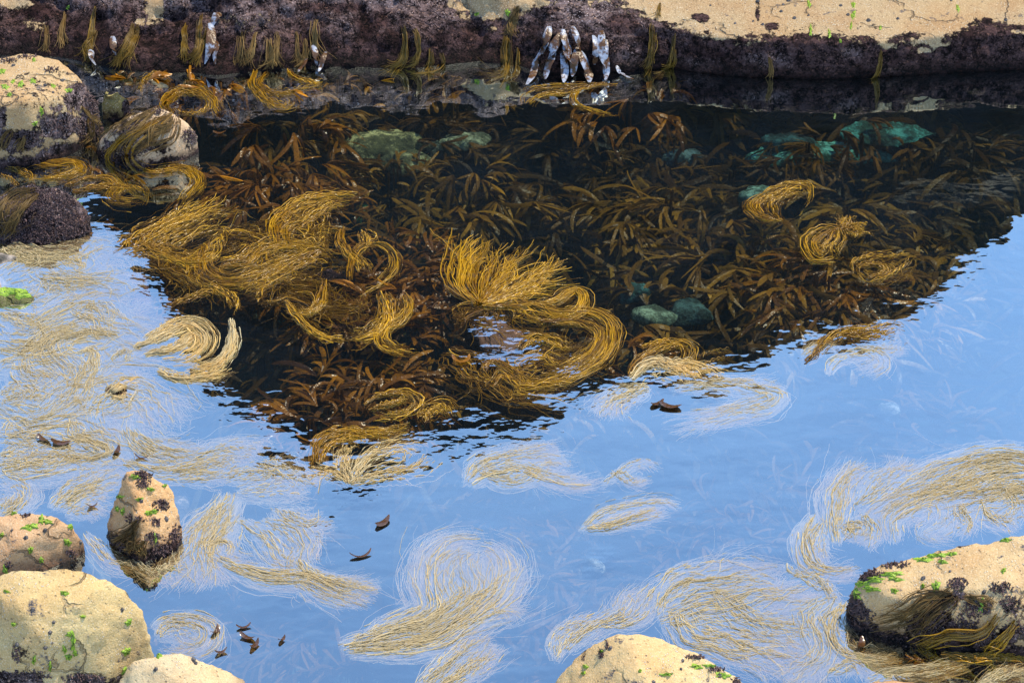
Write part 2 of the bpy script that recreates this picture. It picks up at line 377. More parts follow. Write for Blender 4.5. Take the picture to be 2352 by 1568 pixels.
def build_ledge():
    g = at(WL[:, 0], WL[:, 1]); xs = np.arange(-3.4, 3.4, .0125); y0 = np.interp(xs, g[:, 0], g[:, 1])
    pxc, _ = proj(np.stack([xs, y0, 0 * xs], -1)); wgt = sstep(1050, 1650, pxc)
    L = np.array([(.30, -1.1), (.12, -.5), (0, -.1), (.0, 0), (.06, .10), (.22, .24), (.42, .38), (.80, .58), (1.3, .75), (2.3, .8)])
    Rr = np.array([(.45, -1.1), (.35, -.5), (.10, -.10), (.0, 0), (.0, .09), (.015, .185), (.17, .215), (.55, .265), (1.0, .33), (2.3, .5)])
    tt = np.array([0, .10, .24, .28, .36, .46, .58, .74, .88, 1.0]); s = np.linspace(0, 1, 190)
    prof = lambda A, i: np.interp(s, tt, A[:, i])
    def sm(a):
        for _ in range(6): a = np.concatenate([a[:1], (a[:-2] + 2 * a[1:-1] + a[2:]) / 4, a[-1:]])
        return a
    ly, lz, ry_, rz_ = sm(prof(L, 0)), sm(prof(L, 1)), sm(prof(Rr, 0)), sm(prof(Rr, 1))
    V = np.zeros((len(xs), len(s), 3)); W_ = wgt[:, None]
    V[..., 0] = xs[:, None]
    V[..., 1] = y0[:, None] + ly[None] * (1 - W_) + ry_[None] * W_
    V[..., 2] = lz[None] * (1 - W_) + rz_[None] * W_
    P = V.reshape(-1, 3); up = np.clip(P[:, 2] * 6, 0, 1)
    n1 = fbm(P * np.array([1.9, 1.6, 2.2]), 4); n2 = fbm(P * 6.5 + 9, 4); n3 = fbm(P * 26 + 3, 3)
    wv = np.repeat(wgt, len(s))
    amp = up * (.26 * (1 - .8 * wv)) * n1 + (.25 + .75 * up) * (.060 * (1 - .6 * wv) * n2 + .012 * n3)
    amp = amp * (1 - .75 * wv * sstep(.16, .21, P[:, 2]))
    P[:, 1] -= amp * .75; P[:, 2] += amp * .6
    X, Y = proj(P); line = np.interp(X, TANLINE[:, 0], TANLINE[:, 1])
    q = np.stack([X / 60, Y / 22, 0 * X], -1)
    alg = sstep(-34, 34, Y - line + fbm(q, 4) * 48)
    alg = np.maximum(alg, spots(P, [(1740, 30, 8, 26, .9), (1770, 60, 20, 12, .8), (1610, 40, 22, 10, .8), (2255, 72, 38, 30, 1.0)]))
    alg *= 1 - .95 * spots(P, [(352, 22, 26, 34, 1), (322, 52, 14, 12, .8), (30, 8, 40, 14, .8), (80, 60, 30, 18, .55), (560, 50, 90, 24, .35), (1085, 10, 46, 14, .8), (1130, 66, 14, 7, .6), (1330, 60, 40, 14, .3), (2120, 118, 26, 10, .8), (2040, 108, 24, 9, .7)])
    crust_shade = np.maximum(sstep(1330, 1640, X) * .9, sstep(.27, .08, P[:, 2] + .06 * n2) * .9)  # dark right-hand crust; the waterline band is shade put into the colour
    crust_shade = np.maximum(crust_shade * (1 - .5 * spots(P, [(1620, 150, 60, 20, .9), (1760, 140, 70, 18, .7), (1450, 130, 60, 26, .8), (1960, 120, 30, 14, .8), (2040, 165, 30, 10, .9), (1680, 168, 50, 10, .9)])), spots(P, [(860, 50, 50, 40, .95), (905, 95, 40, 34, .9), (770, 18, 110, 16, .9), (100, 28, 60, 24, 1), (205, 95, 40, 34, .9), (290, 40, 34, 40, .85), (1430, 60, 40, 34, .9), (1500, 90, 60, 26, .85), (1060, 100, 60, 30, .7), (500, 8, 60, 12, .8), (700, 130, 40, 30, .7)]))  # the last blotches are shadows painted into the crust colour
    alg = np.maximum(alg, sstep(-8, -40, Y) * (1 - sstep(1350, 1550, X)) * .95)
    o = link('rock_ledge', mesh_np('rock_ledge', P, grid_quads(len(xs), len(s)), {'alg': alg * .95, 'crust_shade': crust_shade}), M_ROCK)
    o.color = (.345, .255, .145, 1)
    tag(o, 'long rock ledge behind the pool, tan on top and crusted dark purple below', 'rock ledge')
    bvh_add(o)
build_ledge()

def hull_rock(name, pts, label, color, alg=(), zalg=-1.0, pale=(), vox=.014, smooth=14, bumpy=.014, drop=-.55, spread=1.12, mat=None, cat='rock', lay=True, grad=None):
    P = np.array([at(p[0], p[1], p[2]) for p in pts]); c = P.mean(0)
    low = P.copy(); low[:, 2] = drop; low[:, :2] = c[:2] + (low[:, :2] - c[:2]) * spread
    allp = np.concatenate([P, low])
    bm = bmesh.new()
    for p in allp: bm.verts.new(p - c)
    r = bmesh.ops.convex_hull(bm, input=bm.verts)
    bmesh.ops.delete(bm, geom=[v for v in bm.verts if not v.link_faces], context='VERTS')
    me = bpy.data.meshes.new(name); bm.to_mesh(me); bm.free()
    o = bpy.data.objects.new(name, me); COL.objects.link(o)
    md = o.modifiers.new('r', 'REMESH'); md.mode = 'VOXEL'; md.voxel_size = vox
    ms = o.modifiers.new('s', 'SMOOTH'); ms.factor = .5; ms.iterations = smooth
    dg = bpy.context.evaluated_depsgraph_get(); me2 = bpy.data.meshes.new_from_object(o.evaluated_get(dg)); me2.name = name
    o.modifiers.clear(); o.data = me2; bpy.data.meshes.remove(me)
    n = len(me2.vertices); V = np.empty(n * 3, np.float32); me2.vertices.foreach_get('co', V); V = V.reshape(-1, 3).astype(float)
    N = np.empty(n * 3, np.float32); me2.vertices.foreach_get('normal', N); N = N.reshape(-1, 3)
    Wd = V + c
    d = bumpy * (1.6 * fbm(Wd * 4.2, 3) + .9 * fbm(Wd * 13 + 5, 3) + .35 * fbm(Wd * 45, 2))
    V = V + N * d[:, None]; Wd = V + c
    me2.vertices.foreach_set('co', V.astype(np.float32).ravel())
    a = spots(Wd, alg)
    a = np.maximum(a, sstep(zalg + .06, zalg - .03, Wd[:, 2] + .05 * fbm(Wd * 9, 3)))
    at_ = me2.attributes.new('alg', 'FLOAT', 'POINT'); at_.data.foreach_set('value', (a * .95).astype(np.float32))
    me2.polygons.foreach_set('use_smooth', np.ones(len(me2.polygons), bool)); me2.update()
    me2.materials.clear(); me2.materials.append(mat or M_ROCK)
    o.location = c; o.color = (*color, 1); tag(o, label, cat)
    if lay: bvh_add(o)
    return o
TAN = (.50, .355, .185); PINK = (.52, .33, .21); YEL = (.55, .40, .19)
ROCKS = {}
ROCKS['A'] = hull_rock('boulder', [(-60, 150, .30), (0, 130, .34), (60, 122, .36), (140, 140, .35), (195, 183, .28), (225, 232, .16), (236, 280, .03), (224, 312, 0), (160, 340, 0), (80, 348, 0), (0, 348, 0), (-60, 348, 0),
    (-40, 235, .31), (60, 232, .32), (150, 232, .26)], 'tan boulder with dark weedy flanks at the far left, topmost of the boulders', (.44, .315, .165),
    [(205, 235, 45, 60, 1), (140, 290, 60, 36, 1), (40, 320, 80, 30, 1), (215, 300, 40, 50, 1), (0, 270, 22, 40, .8), (130, 250, 20, 16, .7), (70, 215, 100, 60, .36), (150, 170, 40, 20, .45)], .04)
ROCKS['B'] = hull_rock('round_stone', [(228, 222, .12), (245, 208, .15), (270, 206, .15), (298, 226, .10), (306, 248, .03), (296, 262, 0), (262, 268, 0), (232, 262, 0)],
    'small round stone with a yellow green film, wedged beside the tan boulder', (.30, .26, .09), [(300, 250, 16, 20, .9)], .0, vox=.01, smooth=10)
ROCKS['C'] = hull_rock('draped_rock', [(222, 325, .06), (245, 298, .14), (300, 262, .20), (350, 242, .23), (402, 262, .21), (440, 290, .14), (466, 322, .05), (458, 350, 0), (400, 372, 0), (320, 386, 0), (255, 374, 0), (216, 348, 0), (320, 320, .15), (400, 320, .12)],
    'pale rock with strands of drying weed draped across it, beyond the purple crusted rock', (.56, .42, .28), [(300, 300, 60, 34, .6), (440, 315, 26, 24, .6), (340, 340, 70, 26, .62), (275, 345, 45, 28, .65), (360, 270, 60, 20, .4)], .02)
ROCKS['D'] = hull_rock('crusted_rock', [(-30, 455, .11), (20, 435, .16), (90, 420, .19), (150, 432, .16), (198, 472, .08), (214, 512, .03), (198, 540, 0), (100, 564, 0), (0, 552, 0), (-30, 545, 0), (100, 485, .13), (20, 490, .11)],
    'low dome of rock entirely crusted with reddish purple algae', (.25, .14, .11), [(100, 490, 140, 90, .95)], .05, bumpy=.018)
ROCKS['E'] = hull_rock('mossy_stone', [(-40, 668, .02), (20, 657, .045), (60, 661, .04), (86, 682, .01), (72, 702, -.01), (0, 713, -.01), (-40, 713, -.01)],
    'small stone covered in bright green algae just breaking the surface', (.20, .30, .03), [(10, 670, 12, 8, .3)], -.5, vox=.01, smooth=8)
ROCKS['F'] = hull_rock('pointed_rock', [(283, 1076, .26), (300, 1071, .27), (332, 1077, .26), (388, 1116, .17), (408, 1180, .08), (418, 1240, .01), (404, 1266, 0), (335, 1290, 0), (255, 1244, 0), (243, 1224, .01), (262, 1150, .14), (318, 1175, .17), (300, 1225, .08)],
    'narrow wedge shaped rock standing alone in the water, speckled with barnacles', (.54, .34, .165), [(268, 1245, 22, 22, .8), (335, 1272, 44, 18, .8), (370, 1155, 9, 9, .7), (330, 1092, 12, 6, .6), (402, 1245, 9, 20, .5), (340, 1200, 20, 14, .4)], .02, vox=.009, smooth=3, spread=1.0)
ROCKS['G'] = hull_rock('flat_rock', [(-40, 1175, .16), (40, 1169, .17), (120, 1183, .165), (170, 1205, .13), (198, 1238, .05), (200, 1262, 0), (130, 1302, 0), (0, 1332, 0), (-40, 1340, 0), (60, 1240, .14)],
    'low flattish pinkish rock at the left, behind the largest boulder', (.50, .325, .18), [(190, 1270, 20, 16, .5)], -.02)
ROCKS['H'] = hull_rock('boulder', [(-90, 1335, .38), (60, 1306, .43), (150, 1297, .445), (230, 1310, .42), (300, 1345, .34), (335, 1400, .25), (348, 1460, .14), (345, 1505, .04), (270, 1560, 0), (100, 1610, 0), (-80, 1640, 0),
    (40, 1390, .41), (180, 1380, .40), (100, 1470, .31), (230, 1460, .26)], 'largest smooth yellowish boulder, in the near left corner', (.52, .405, .195), [(40, 1560, 70, 26, .9), (200, 1562, 70, 22, .85), (60, 1500, 30, 30, .4)], .02, smooth=18)
ROCKS['I'] = hull_rock('boulder', [(262, 1600, .06), (275, 1540, .14), (305, 1506, .19), (360, 1488, .205), (450, 1497, .18), (520, 1528, .10), (562, 1565, .01), (600, 1620, -.05), (540, 1700, -.02), (300, 1700, 0), (400, 1560, .16)],
    'pale boulder leaning against the largest boulder at the near edge', (.56, .455, .28), [(262, 1568, 16, 30, .7)], -.02)
ROCKS['J'] = hull_rock('boulder', [(1255, 1600, .06), (1300, 1535, .16), (1340, 1488, .25), (1385, 1455, .31), (1430, 1442, .335), (1500, 1449, .33), (1570, 1474, .29), (1650, 1526, .20), (1720, 1572, .10), (1780, 1650, 0), (1600, 1800, 0), (1300, 1800, 0), (1200, 1700, 0), (1470, 1540, .32)],
    'smooth sunlit boulder alone at the middle of the near edge', (.57, .43, .22), [(1340, 1495, 10, 26, .5)], -.03)
ROCKS['K'] = hull_rock('boulder', [(1957, 1335, .12), (1975, 1310, .17), (2060, 1284, .215), (2180, 1252, .25), (2300, 1232, .28), (2640, 1220, .29), (1958, 1380, .09), (1975, 1410, .06), (1985, 1425, 0), (2060, 1465, 0), (2150, 1485, 0), (2250, 1492, 0), (2640, 1500, 0),
    (2040, 1372, .17), (2160, 1350, .21), (2300, 1340, .24), (2640, 1330, .25), (2250, 1420, .14), (2400, 1420, .16)],
    'wedge shaped boulder at the right edge, hung with weed and rimmed with green', (.51, .37, .19), [(1965, 1395, 24, 26, 1), (2185, 1370, 30, 16, .7), (2150, 1430, 70, 36, .85), (2250, 1390, 36, 20, .6), (2330, 1400, 40, 22, .5), (2300, 1460, 60, 26, .65), (1985, 1325, 24, 12, .75), (2040, 1288, 36, 8, .7), (2200, 1247, 30, 8, .8)], .03)
ROCKS['L'] = hull_rock('boulder', [(1960, 1572, .03), (2010, 1562, .06), (2080, 1561, .065), (2160, 1572, .03), (2180, 1640, 0), (1950, 1640, 0)],
    'sliver of an orange stone at the very bottom edge, near the right corner', (.55, .33, .16), (), -.1, vox=.012, smooth=6)
# stones that only just break the surface or lie a little below it
ROCKS['M'] = hull_rock('awash_rock', [(1085, 738, -.03), (1130, 728, -.016), (1190, 760, -.010), (1225, 790, -.012), (1240, 815, -.02), (1190, 820, -.03), (1110, 790, -.03)],
    'pale rock barely awash among golden strands in the middle of the pool', (.85, .68, .50), [], -.06, vox=.01, smooth=6, drop=-.4, spread=2.2)  # rock paled: white glints of the ripples put into its colour
ROCKS['N'] = hull_rock('awash_rock', [(245, 700, -.04), (265, 630, -.03), (330, 625, -.03), (350, 690, -.02), (330, 740, -.02), (280, 745, -.03)],
    'pinkish white rock awash at the edge of the sky reflection on the left', (.62, .46, .44), [(290, 690, 30, 20, .5)], -.2, vox=.012, smooth=8, drop=-.4, spread=1.9)
ROCKS['O'] = hull_rock('awash_rock', [(240, 890, .01), (270, 880, .02), (310, 900, -.01), (300, 930, -.02), (250, 925, -.02)],
    'small rock awash under a tuft of straw coloured weed, left of centre', (.50, .36, .26), [(280, 900, 20, 12, .5)], -.2, vox=.01, smooth=6, drop=-.4, spread=2.)
ROCKS['P'] = hull_rock('awash_rock', [(720, 625, -.01), (760, 612, .012), (800, 628, .008), (810, 650, -.02), (740, 655, -.02)],
    'small wet dark rock awash among rust brown kelp', (.22, .13, .10), [(760, 630, 60, 30, .9)], .2, vox=.01, smooth=6, drop=-.35, spread=2.)
# pale stones on the bottom, seen through the water; its teal tint is put into some colours
SUNK = [  # px, py, half width px, half depth px, depth, colour, label
    (880, 318, 78, 20, -.17, (.80, .80, .36), 'yellowish sunken stone under the far left end of the open water'),
    (915, 354, 54, 18, -.20, (.80, .80, .40), 'ragged yellow green sunken stone just behind the biggest kelp fan'),
    (1065, 314, 60, 13, -.17, (.62, .70, .42), 'thin pale sunken stone below the shaded middle of the ledge'),
    (1010, 330, 36, 12, -.21, (.40, .44, .30), 'small greenish sunken stone between two yellowish ones'),
    (1560, 350, 44, 12, -.25, (.20, .34, .34), 'dim bluish sunken stone right of the middle of the open water'),
    (1885, 345, 150, 24, -.22, (.24, .78, .64), 'broad turquoise sunken slab crossed by dark kelp stems'),
    (2030, 300, 95, 24, -.13, (.10, .48, .40), 'blue green sunken slab right under the right half of the ledge'),
    (1810, 314, 60, 14, -.18, (.06, .20, .20), 'dark teal sunken stone left of the turquoise slab'),
    (1735, 440, 38, 14, -.14, (.34, .66, .52), 'small pale mint sunken stone above the golden mop of weed'),
    (1740, 470, 50, 20, -.55, (.36, .46, .42), 'grey green sunken stone below the small mint one'),
    (1500, 714, 50, 20, -.13, (.40, .60, .40), 'pale yellow sunken stone in the gap right of the long golden curls'),
    (1455, 658, 46, 14, -.18, (.10, .36, .34), 'teal sunken stone behind the pale yellow one in the gap'),
    (1585, 708, 62, 26, -.17, (.10, .22, .20), 'dull mossy sunken stone at the right end of the gap'),
    (820, 480, 40, 26, -.35, (.10, .36, .14), 'emerald green sunken stone behind the tips of the golden plume'),
    (785, 810, 52, 34, -.42, (.05, .20, .09), 'dark green sunken stone below the left curl of golden weed'),
    (905, 968, 36, 12, -.22, (.14, .34, .03), 'bright green sunken stone beneath the rust kelp near the sky reflection'),
    (2040, 935, 24, 7, -.10, (.50, .54, .50), 'white sunken stone standing for a glint in the open blue on the right'),  # white colour painted in for a glint on the water
    (1365, 1290, 26, 14, -.10, (.42, .44, .40), 'whitish sunken stone standing for a glint in the blue at lower centre'),  # pale colour painted in for a glint, as on the stone above
    (2110, 1265, 60, 14, -.10, (.52, .46, .40), 'pale sunken stone against the back of the weed hung boulder'),
    (395, 1150, 34, 50, -.05, (.62, .55, .48), 'white sunken stone against the right side of the narrow upright rock'),
]
def sunken_stone(i, px, py, a, b, z, col, label):
    r = np.random.default_rng(100 + i); pts = []
    for k in range(9):
        t = 2 * math.pi * k / 9; q = r.uniform(.75, 1.15)
        pts.append((px + a * q * math.cos(t), py + b * q * math.sin(t), z + r.uniform(-.03, .01)))
    pts.append((px, py, z + .012))
    hull_rock('sunken_stone', pts, label, col, (), -5, vox=.014, smooth=5, bumpy=.020, drop=z - .06, spread=1.3, mat=M_PALE, cat='stone', lay=False)['group'] = 'sunken stones'
for i, s_ in enumerate(SUNK): sunken_stone(i, *s_)
# ------------------------------------------------------------------ weed made of strands
def spline(pts, m=48):
    P = np.array(pts, float); P = np.concatenate([[2 * P[0] - P[1]], P, [2 * P[-1] - P[-2]]])
    out = []
    for i in range(1, len(P) - 2):
        t = np.linspace(0, 1, 16, endpoint=(i == len(P) - 3))[:, None]; a, b, c, d = P[i - 1:i + 3]
        out.append(.5 * (2 * b + (c - a) * t + (2 * a - 5 * b + 4 * c - d) * t ** 2 + (3 * b - a - 3 * c + d) * t ** 3))
    Q = np.concatenate(out); L = np.concatenate([[0], np.cumsum(np.hypot(*np.diff(Q, axis=0).T))])
    return np.stack([np.interp(np.linspace(0, L[-1], m), L, Q[:, k]) for k in range(2)], -1)
def lerp_rows(A, t):
    f = np.clip(t, 0, 1) * (len(A) - 1); i = np.minimum(f.astype(int), len(A) - 2); w_ = (f - i)[..., None]
    return A[i] * (1 - w_) + A[i + 1] * w_
def tubes(P, rad, tint, shade, origin):
    """P: strands x points x 3"""
    n, m = P.shape[:2]
    T = np.gradient(P, axis=1); T /= np.linalg.norm(T, axis=2, keepdims=True) + 1e-9
    K_ = 3
    A = np.cross(T, np.array([.13, .05, 1.0])); A /= np.linalg.norm(A, axis=2, keepdims=True) + 1e-9
    B = np.cross(A, T); V = []
    for k in range(K_):
        t = 2 * math.pi / K_ * k + .5; V.append(P + (A * math.cos(t) + B * math.sin(t)) * rad[..., None])
    V = np.stack(V, 2) - origin
    idx = np.arange(n * m * K_).reshape(n, m, K_); Q = []
    for k in range(K_):
        a, b = idx[:, :, k], idx[:, :, (k + 1) % K_]
        Q.append(np.stack([a[:, :-1], b[:, :-1], b[:, 1:], a[:, 1:]], -1).reshape(-1, 4))
    rep = lambda x: np.repeat(x.reshape(-1), K_)
    return V.reshape(-1, 3), np.concatenate(Q), {'tint': rep(tint), 'shade': rep(shade)}
def strands(guides, hw, n, seed, zb=-.006, zs=.006, rad=.0017, prof=(.35, .85, 1, .95, .8), fray=.5, wander=.3, drape=False, lift=.006, cut=.5, S=28, dens=1.15, hf=.5, wscale=1.0, surf=0.0):
    r = np.random.default_rng(seed); PP, RR, TT, SS = [], [], [], []
    hw = hw * wscale
    for gi, g in enumerate(guides):
        C2 = spline([p[:2] for p in g])
        mpp = np.linalg.norm(at(C2[24, 0] + 1, C2[24, 1]) - at(C2[24, 0], C2[24, 1]))
        if drape: C = C2; h = hw
        else: C = at(C2[:, 0], C2[:, 1])[:, :2]; h = hw * mpp
        k = max(6, int(n * dens) // len(guides))
        T = np.gradient(C, axis=0); T /= np.linalg.norm(T, axis=1, keepdims=True) + 1e-9; N = np.stack([-T[:, 1], T[:, 0]], -1)
        nl = max(3, k // 11); lk = r.integers(0, nl, k); free = r.random(k) < .28
        lc = np.clip(r.normal(0, .6, nl), -1.15, 1.15); G_ = lambda sd, own: r.normal(0, sd, nl)[lk] + r.normal(0, own, k)
        u0 = np.where(free, np.clip(r.normal(0, .62, k), -1.5, 1.5), lc[lk] + r.normal(0, .09, k)); wild = r.random(k) < .18
        u0 = np.where(wild, u0 * 1.6, u0)
        a = r.random(k) ** 1.6 * .25; b = 1 - np.clip(r.random(nl)[lk] * .6 + r.random(k) * .45, 0, 1) ** 1.3 * cut
        tau = np.linspace(0, 1, S)[None]; t = a[:, None] + (b - a)[:, None] * tau
        W = np.interp(t, np.linspace(0, 1, len(prof)), prof)
        u = u0[:, None] + G_(.36, .12)[:, None] * tau + G_(.12, .05)[:, None] * np.sin(2 * math.pi * (t * r.uniform(.7, 2.2, nl)[lk][:, None] + r.random(nl)[lk][:, None] + r.normal(0, .08, k)[:, None]))
        u = u + np.where(wild, 1.9, 1)[:, None] * fray * r.normal(0, 1, k)[:, None] * (np.clip(tau - .55, 0, 1) / .45) ** 2
        XY = lerp_rows(C, t) + lerp_rows(N, t) * (u * W * h)[..., None]
        sc = 7.0 if not drape else 7.0 * mpp
        q = np.concatenate([XY * sc, np.broadcast_to((r.normal(0, .5, nl)[lk] + r.normal(0, .07, k))[:, None, None] + seed * .37, XY.shape[:2] + (1,))], -1)
        XY = XY + np.stack([noise(q), noise(q + 31.7)], -1) * (wander * h)
        q2 = q * 2.6 + r.normal(0, .25, k)[:, None, None]
        XY = XY + np.stack([noise(q2), noise(q2 + 11.3)], -1) * (.22 * h * (.5 + wander))
        z = zb + zs * (G_(.32, .55)[:, None] + .4 * np.sin(2 * math.pi * (t * r.uniform(.8, 2, k)[:, None] + r.random(k)[:, None])) + hf * np.sin(2 * math.pi * (t * r.uniform(3.5, 9, k)[:, None] + r.random(k)[:, None])))
        top = r.random(k) < surf; z = np.where(top[:, None], -.002 + (z - zb) * 1.3, z)
        z = np.minimum(z, .010)
        if drape:
            P = np.zeros(XY.shape[:2] + (3,))
            for i in range(k):
                for j in range(S):
                    hh = hit(XY[i, j, 0], XY[i, j, 1])
                    if hh is not None and hh[0].z > .004: P[i, j] = np.array(hh[0] + hh[1] * (lift * (.4 + 1.2 * abs(u0[i])))) + np.array([0, 0, max(0, z[i, j]) * .3])
                    else: P[i, j] = at(XY[i, j, 0], XY[i, j, 1], z[i, j])
            for _ in range(2): P[:, 1:-1] = (P[:, :-2] + 2 * P[:, 1:-1] + P[:, 2:]) / 4
        else: P = np.concatenate([XY, z[..., None]], -1)
        PP.append(P); RR.append(np.where(top, .8, 1)[:, None] * rad * np.clip(r.lognormal(0, .32, k), .5, 2.0)[:, None] * (1 - .55 * tau ** 2))
        TT.append(np.where(top[:, None], .25, 1) * np.clip(.2 + .65 * tau + G_(.15, .12)[:, None], 0, 1)); SS.append(np.broadcast_to(np.clip(.5 + G_(.16, .16), 0, 1)[:, None], t.shape))
    P = np.concatenate(PP); o = P.reshape(-1, 3).mean(0)
    return tubes(P, np.concatenate(RR), np.concatenate(TT), np.concatenate(SS), o), o
_seed = [100]
def weed(label, guides, hw, n, name='thong_weed', mat=None, group=None, **k):
    if not isinstance(guides[0], list): guides = [guides]
    _seed[0] += 1
    (V, Q, A), o = strands(guides, hw, n, _seed[0], **k)
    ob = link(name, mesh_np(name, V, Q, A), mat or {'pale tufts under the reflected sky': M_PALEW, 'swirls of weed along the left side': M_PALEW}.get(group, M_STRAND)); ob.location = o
    return tag(ob, label, 'seaweed', group)
G1 = 'golden tufts at the surface'; G2 = 'pale tufts under the reflected sky'; G3 = 'swirls of weed along the left side'; G4 = 'weed hanging from the ledge'
up = dict(zb=-.006, zs=.010, wander=.45); dn = dict(zb=-.0125, zs=.0042, dens=6.0, hf=.6, rad=.00125, S=22, surf=.10, wscale=1.08)
# golden weed in the dark water, far to near
weed('golden weed coiled into a flat ring near the small mossy stone', [(392, 262), (376, 240), (395, 216), (430, 207), (470, 213), (496, 230), (505, 252), (516, 272)], 13, 90, group=G1, **up)
weed('inner hook of golden weed inside the flat ring', [(400, 250), (425, 258), (455, 257), (472, 245), (476, 230)], 6, 26, group=G1, **up)
weed('golden weed flowing off the ledge and sweeping right to a point', [[(592, 150), (584, 185), (595, 212), (622, 232), (652, 246), (660, 234), (640, 226)], [(610, 160), (592, 195), (622, 217), (680, 214), (748, 196)], [(660, 160), (680, 180), (715, 188), (745, 194)]], 14, 150, group=G1, **up)
weed('thin golden hook of weed in front of the left part of the ledge', [(378, 158), (345, 172), (324, 192), (316, 216)], 6, 34, group=G1, **up)
weed('straw coloured weed draped over the pale rock and trailing into a curl', [[(398, 258), (345, 285), (292, 310), (255, 345), (246, 372), (280, 395), (325, 420), (345, 450), (330, 478)], [(395, 262), (350, 300), (310, 330), (300, 360), (318, 385), (350, 397), (410, 388), (442, 395), (450, 420), (430, 452)]], 9, 60, drape=True, group=G1, rad=.0016)
weed('loose hair of dry weed hanging over the front of the pale rock', [[(390, 262), (370, 290), (350, 320), (335, 350)], [(400, 268), (380, 300), (330, 320), (300, 345)], [(360, 250), (320, 280), (270, 320), (240, 350)]], 16, 110, rad=.0016, wander=.9, mat=M_DRY, drape=True, group='weed lying over rocks')
weed('golden weed bending into a shepherd crook below the pale rock', [(322, 378), (345, 397), (400, 387), (440, 395), (452, 420), (432, 450), (415, 470)], 13, 110, group=G1, **up)
weed('pair of looping golden coils just behind the crusted dome', [[(150, 425), (205, 408), (255, 410), (278, 428), (262, 448), (288, 460), (335, 456)], [(170, 440), (220, 430), (290, 425), (330, 440), (325, 470)]], 15, 130, group=G1, **up)
weed('amber weed trailing below the far left boulder', [(0, 346), (50, 366), (112, 372), (168, 374), (186, 386), (160, 402), (105, 412), (70, 408)], 13, 110, group=G1, **up)
weed('short amber weed at the left edge behind the crusted dome', [[(0, 380), (40, 390), (72, 406), (50, 420)], [(0, 400), (30, 410), (50, 425)]], 10, 60, group=G1, **up)
weed('drying weed combed down the left of the crusted dome', [[(85, 440), (50, 462), (22, 500), (6, 545)], [(70, 445), (35, 470), (8, 510), (-8, 550)]], 22, 130, mat=M_DRY, drape=True, group='weed lying over rocks')
weed('large golden plume sweeping right from the crusted dome', [[(288, 592), (335, 560), (400, 525), (470, 494), (550, 478)], [(285, 570), (340, 530), (400, 500), (460, 470), (490, 445)], [(300, 590), (360, 570), (430, 540), (500, 510), (535, 500)]], 32, 190, group=G1, prof=(.7, 1, 1, .8, .4), **up)
weed('golden plume with bright tips left of the emerald stone', [[(640, 560), (632, 525), (670, 482), (740, 458), (830, 452)], [(660, 570), (650, 530), (700, 495), (760, 470), (800, 462)]], 25, 130, group=G1, **up)
weed('amber strands tangled beneath the bright tipped plume', [[(520, 545), (570, 530), (620, 545), (680, 560), (720, 575)], [(650, 520), (680, 560), (700, 590)], [(720, 490), (735, 540), (720, 590)]], 40, 130, group=G1, zb=-.02, zs=.012, wander=.6)
weed('broad golden S shaped sweep across the left of the dark water', [[(478, 560), (468, 602), (486, 630), (540, 640), (600, 620), (660, 592), (730, 582), (800, 596)], [(500, 610), (560, 600), (610, 570), (690, 562), (760, 582)]], 25, 180, group=G1, **up)
weed('tail of golden strands fraying below the broad S shaped sweep', [(740, 575), (690, 600), (640, 630), (590, 655), (540, 672)], 22, 90, group=G1, fray=.9, **up)
weed('golden curl rising to a tuft left of the broad S shaped sweep', [(325, 558), (365, 578), (420, 594), (462, 594), (490, 574), (488, 545)], 15, 120, group=G1, **up)
weed('thin golden arch of weed below the broad S shaped sweep', [[(395, 702), (440, 682), (482, 668), (522, 682), (537, 712)], [(470, 655), (510, 665), (540, 690), (532, 720)]], 11, 70, group=G1, **up)
weed('golden weed spiralled into a round coil between two dark kelps', [[(806, 640), (806, 600), (835, 568), (872, 562), (900, 580), (905, 605), (885, 635), (850, 658), (812, 680)], [(786, 520), (786, 550), (802, 582), (830, 605), (850, 630)], [(830, 530), (845, 555), (830, 580)]], 14, 150, group=G1, **up)
weed('golden weed hooked like a J below the spiral coil', [[(745, 640), (742, 680), (722, 712), (690, 722), (662, 702), (648, 684)], [(652, 690), (690, 732), (745, 768), (800, 778)]], 15, 110, group=G1, **up)
weed('heavy golden hank of weed looping under to a trailing tail', [[(870, 672), (880, 705), (870, 745), (830, 770), (770, 775)], [(925, 672), (938, 705), (915, 735), (880, 755), (876, 785), (920, 802), (978, 804)], [(890, 672), (905, 700), (900, 730), (860, 765)]], 18, 190, group=G1, **up)
weed('tall upright golden fan of weed in the centre of the pool', [[(1096, 700), (1060, 660), (1062, 610), (1085, 560), (1108, 530)], [(1100, 700), (1100, 640), (1130, 580), (1150, 548)], [(1105, 700), (1150, 650), (1190, 590), (1215, 550)], [(1110, 700), (1180, 665), (1250, 625), (1292, 585)], [(1106, 702), (1150, 690), (1220, 660), (1262, 642)]], 20, 330, group=G1, prof=(.25, .8, 1.2, 1.3, 1.2), zb=.001, zs=.007, fray=.8, rad=.0021)
weed('golden loop of weed right of the upright fan', [(1120, 706), (1200, 702), (1275, 690), (1320, 666), (1342, 690), (1320, 722), (1262, 726), (1230, 700), (1260, 670)], 13, 90, group=G1, **up)
weed('great golden curl sweeping round the right of the awash rock', [[(1190, 690), (1275, 716), (1352, 715), (1398, 742), (1405, 785), (1370, 832), (1300, 866), (1230, 872), (1165, 850)], [(1240, 740), (1330, 740), (1380, 770), (1350, 820), (1290, 850), (1220, 850)]], 18, 200, group=G1, **up)
weed('tangle of golden loops at the foot of the great curl', [[(1100, 850), (1130, 832), (1182, 850), (1242, 880), (1302, 886)], [(1120, 890), (1150, 860), (1220, 885), (1290, 870), (1330, 840)], [(1190, 800), (1240, 780), (1300, 790), (1340, 770)]], 18, 150, group=G1, **{**up, 'wander': .9})
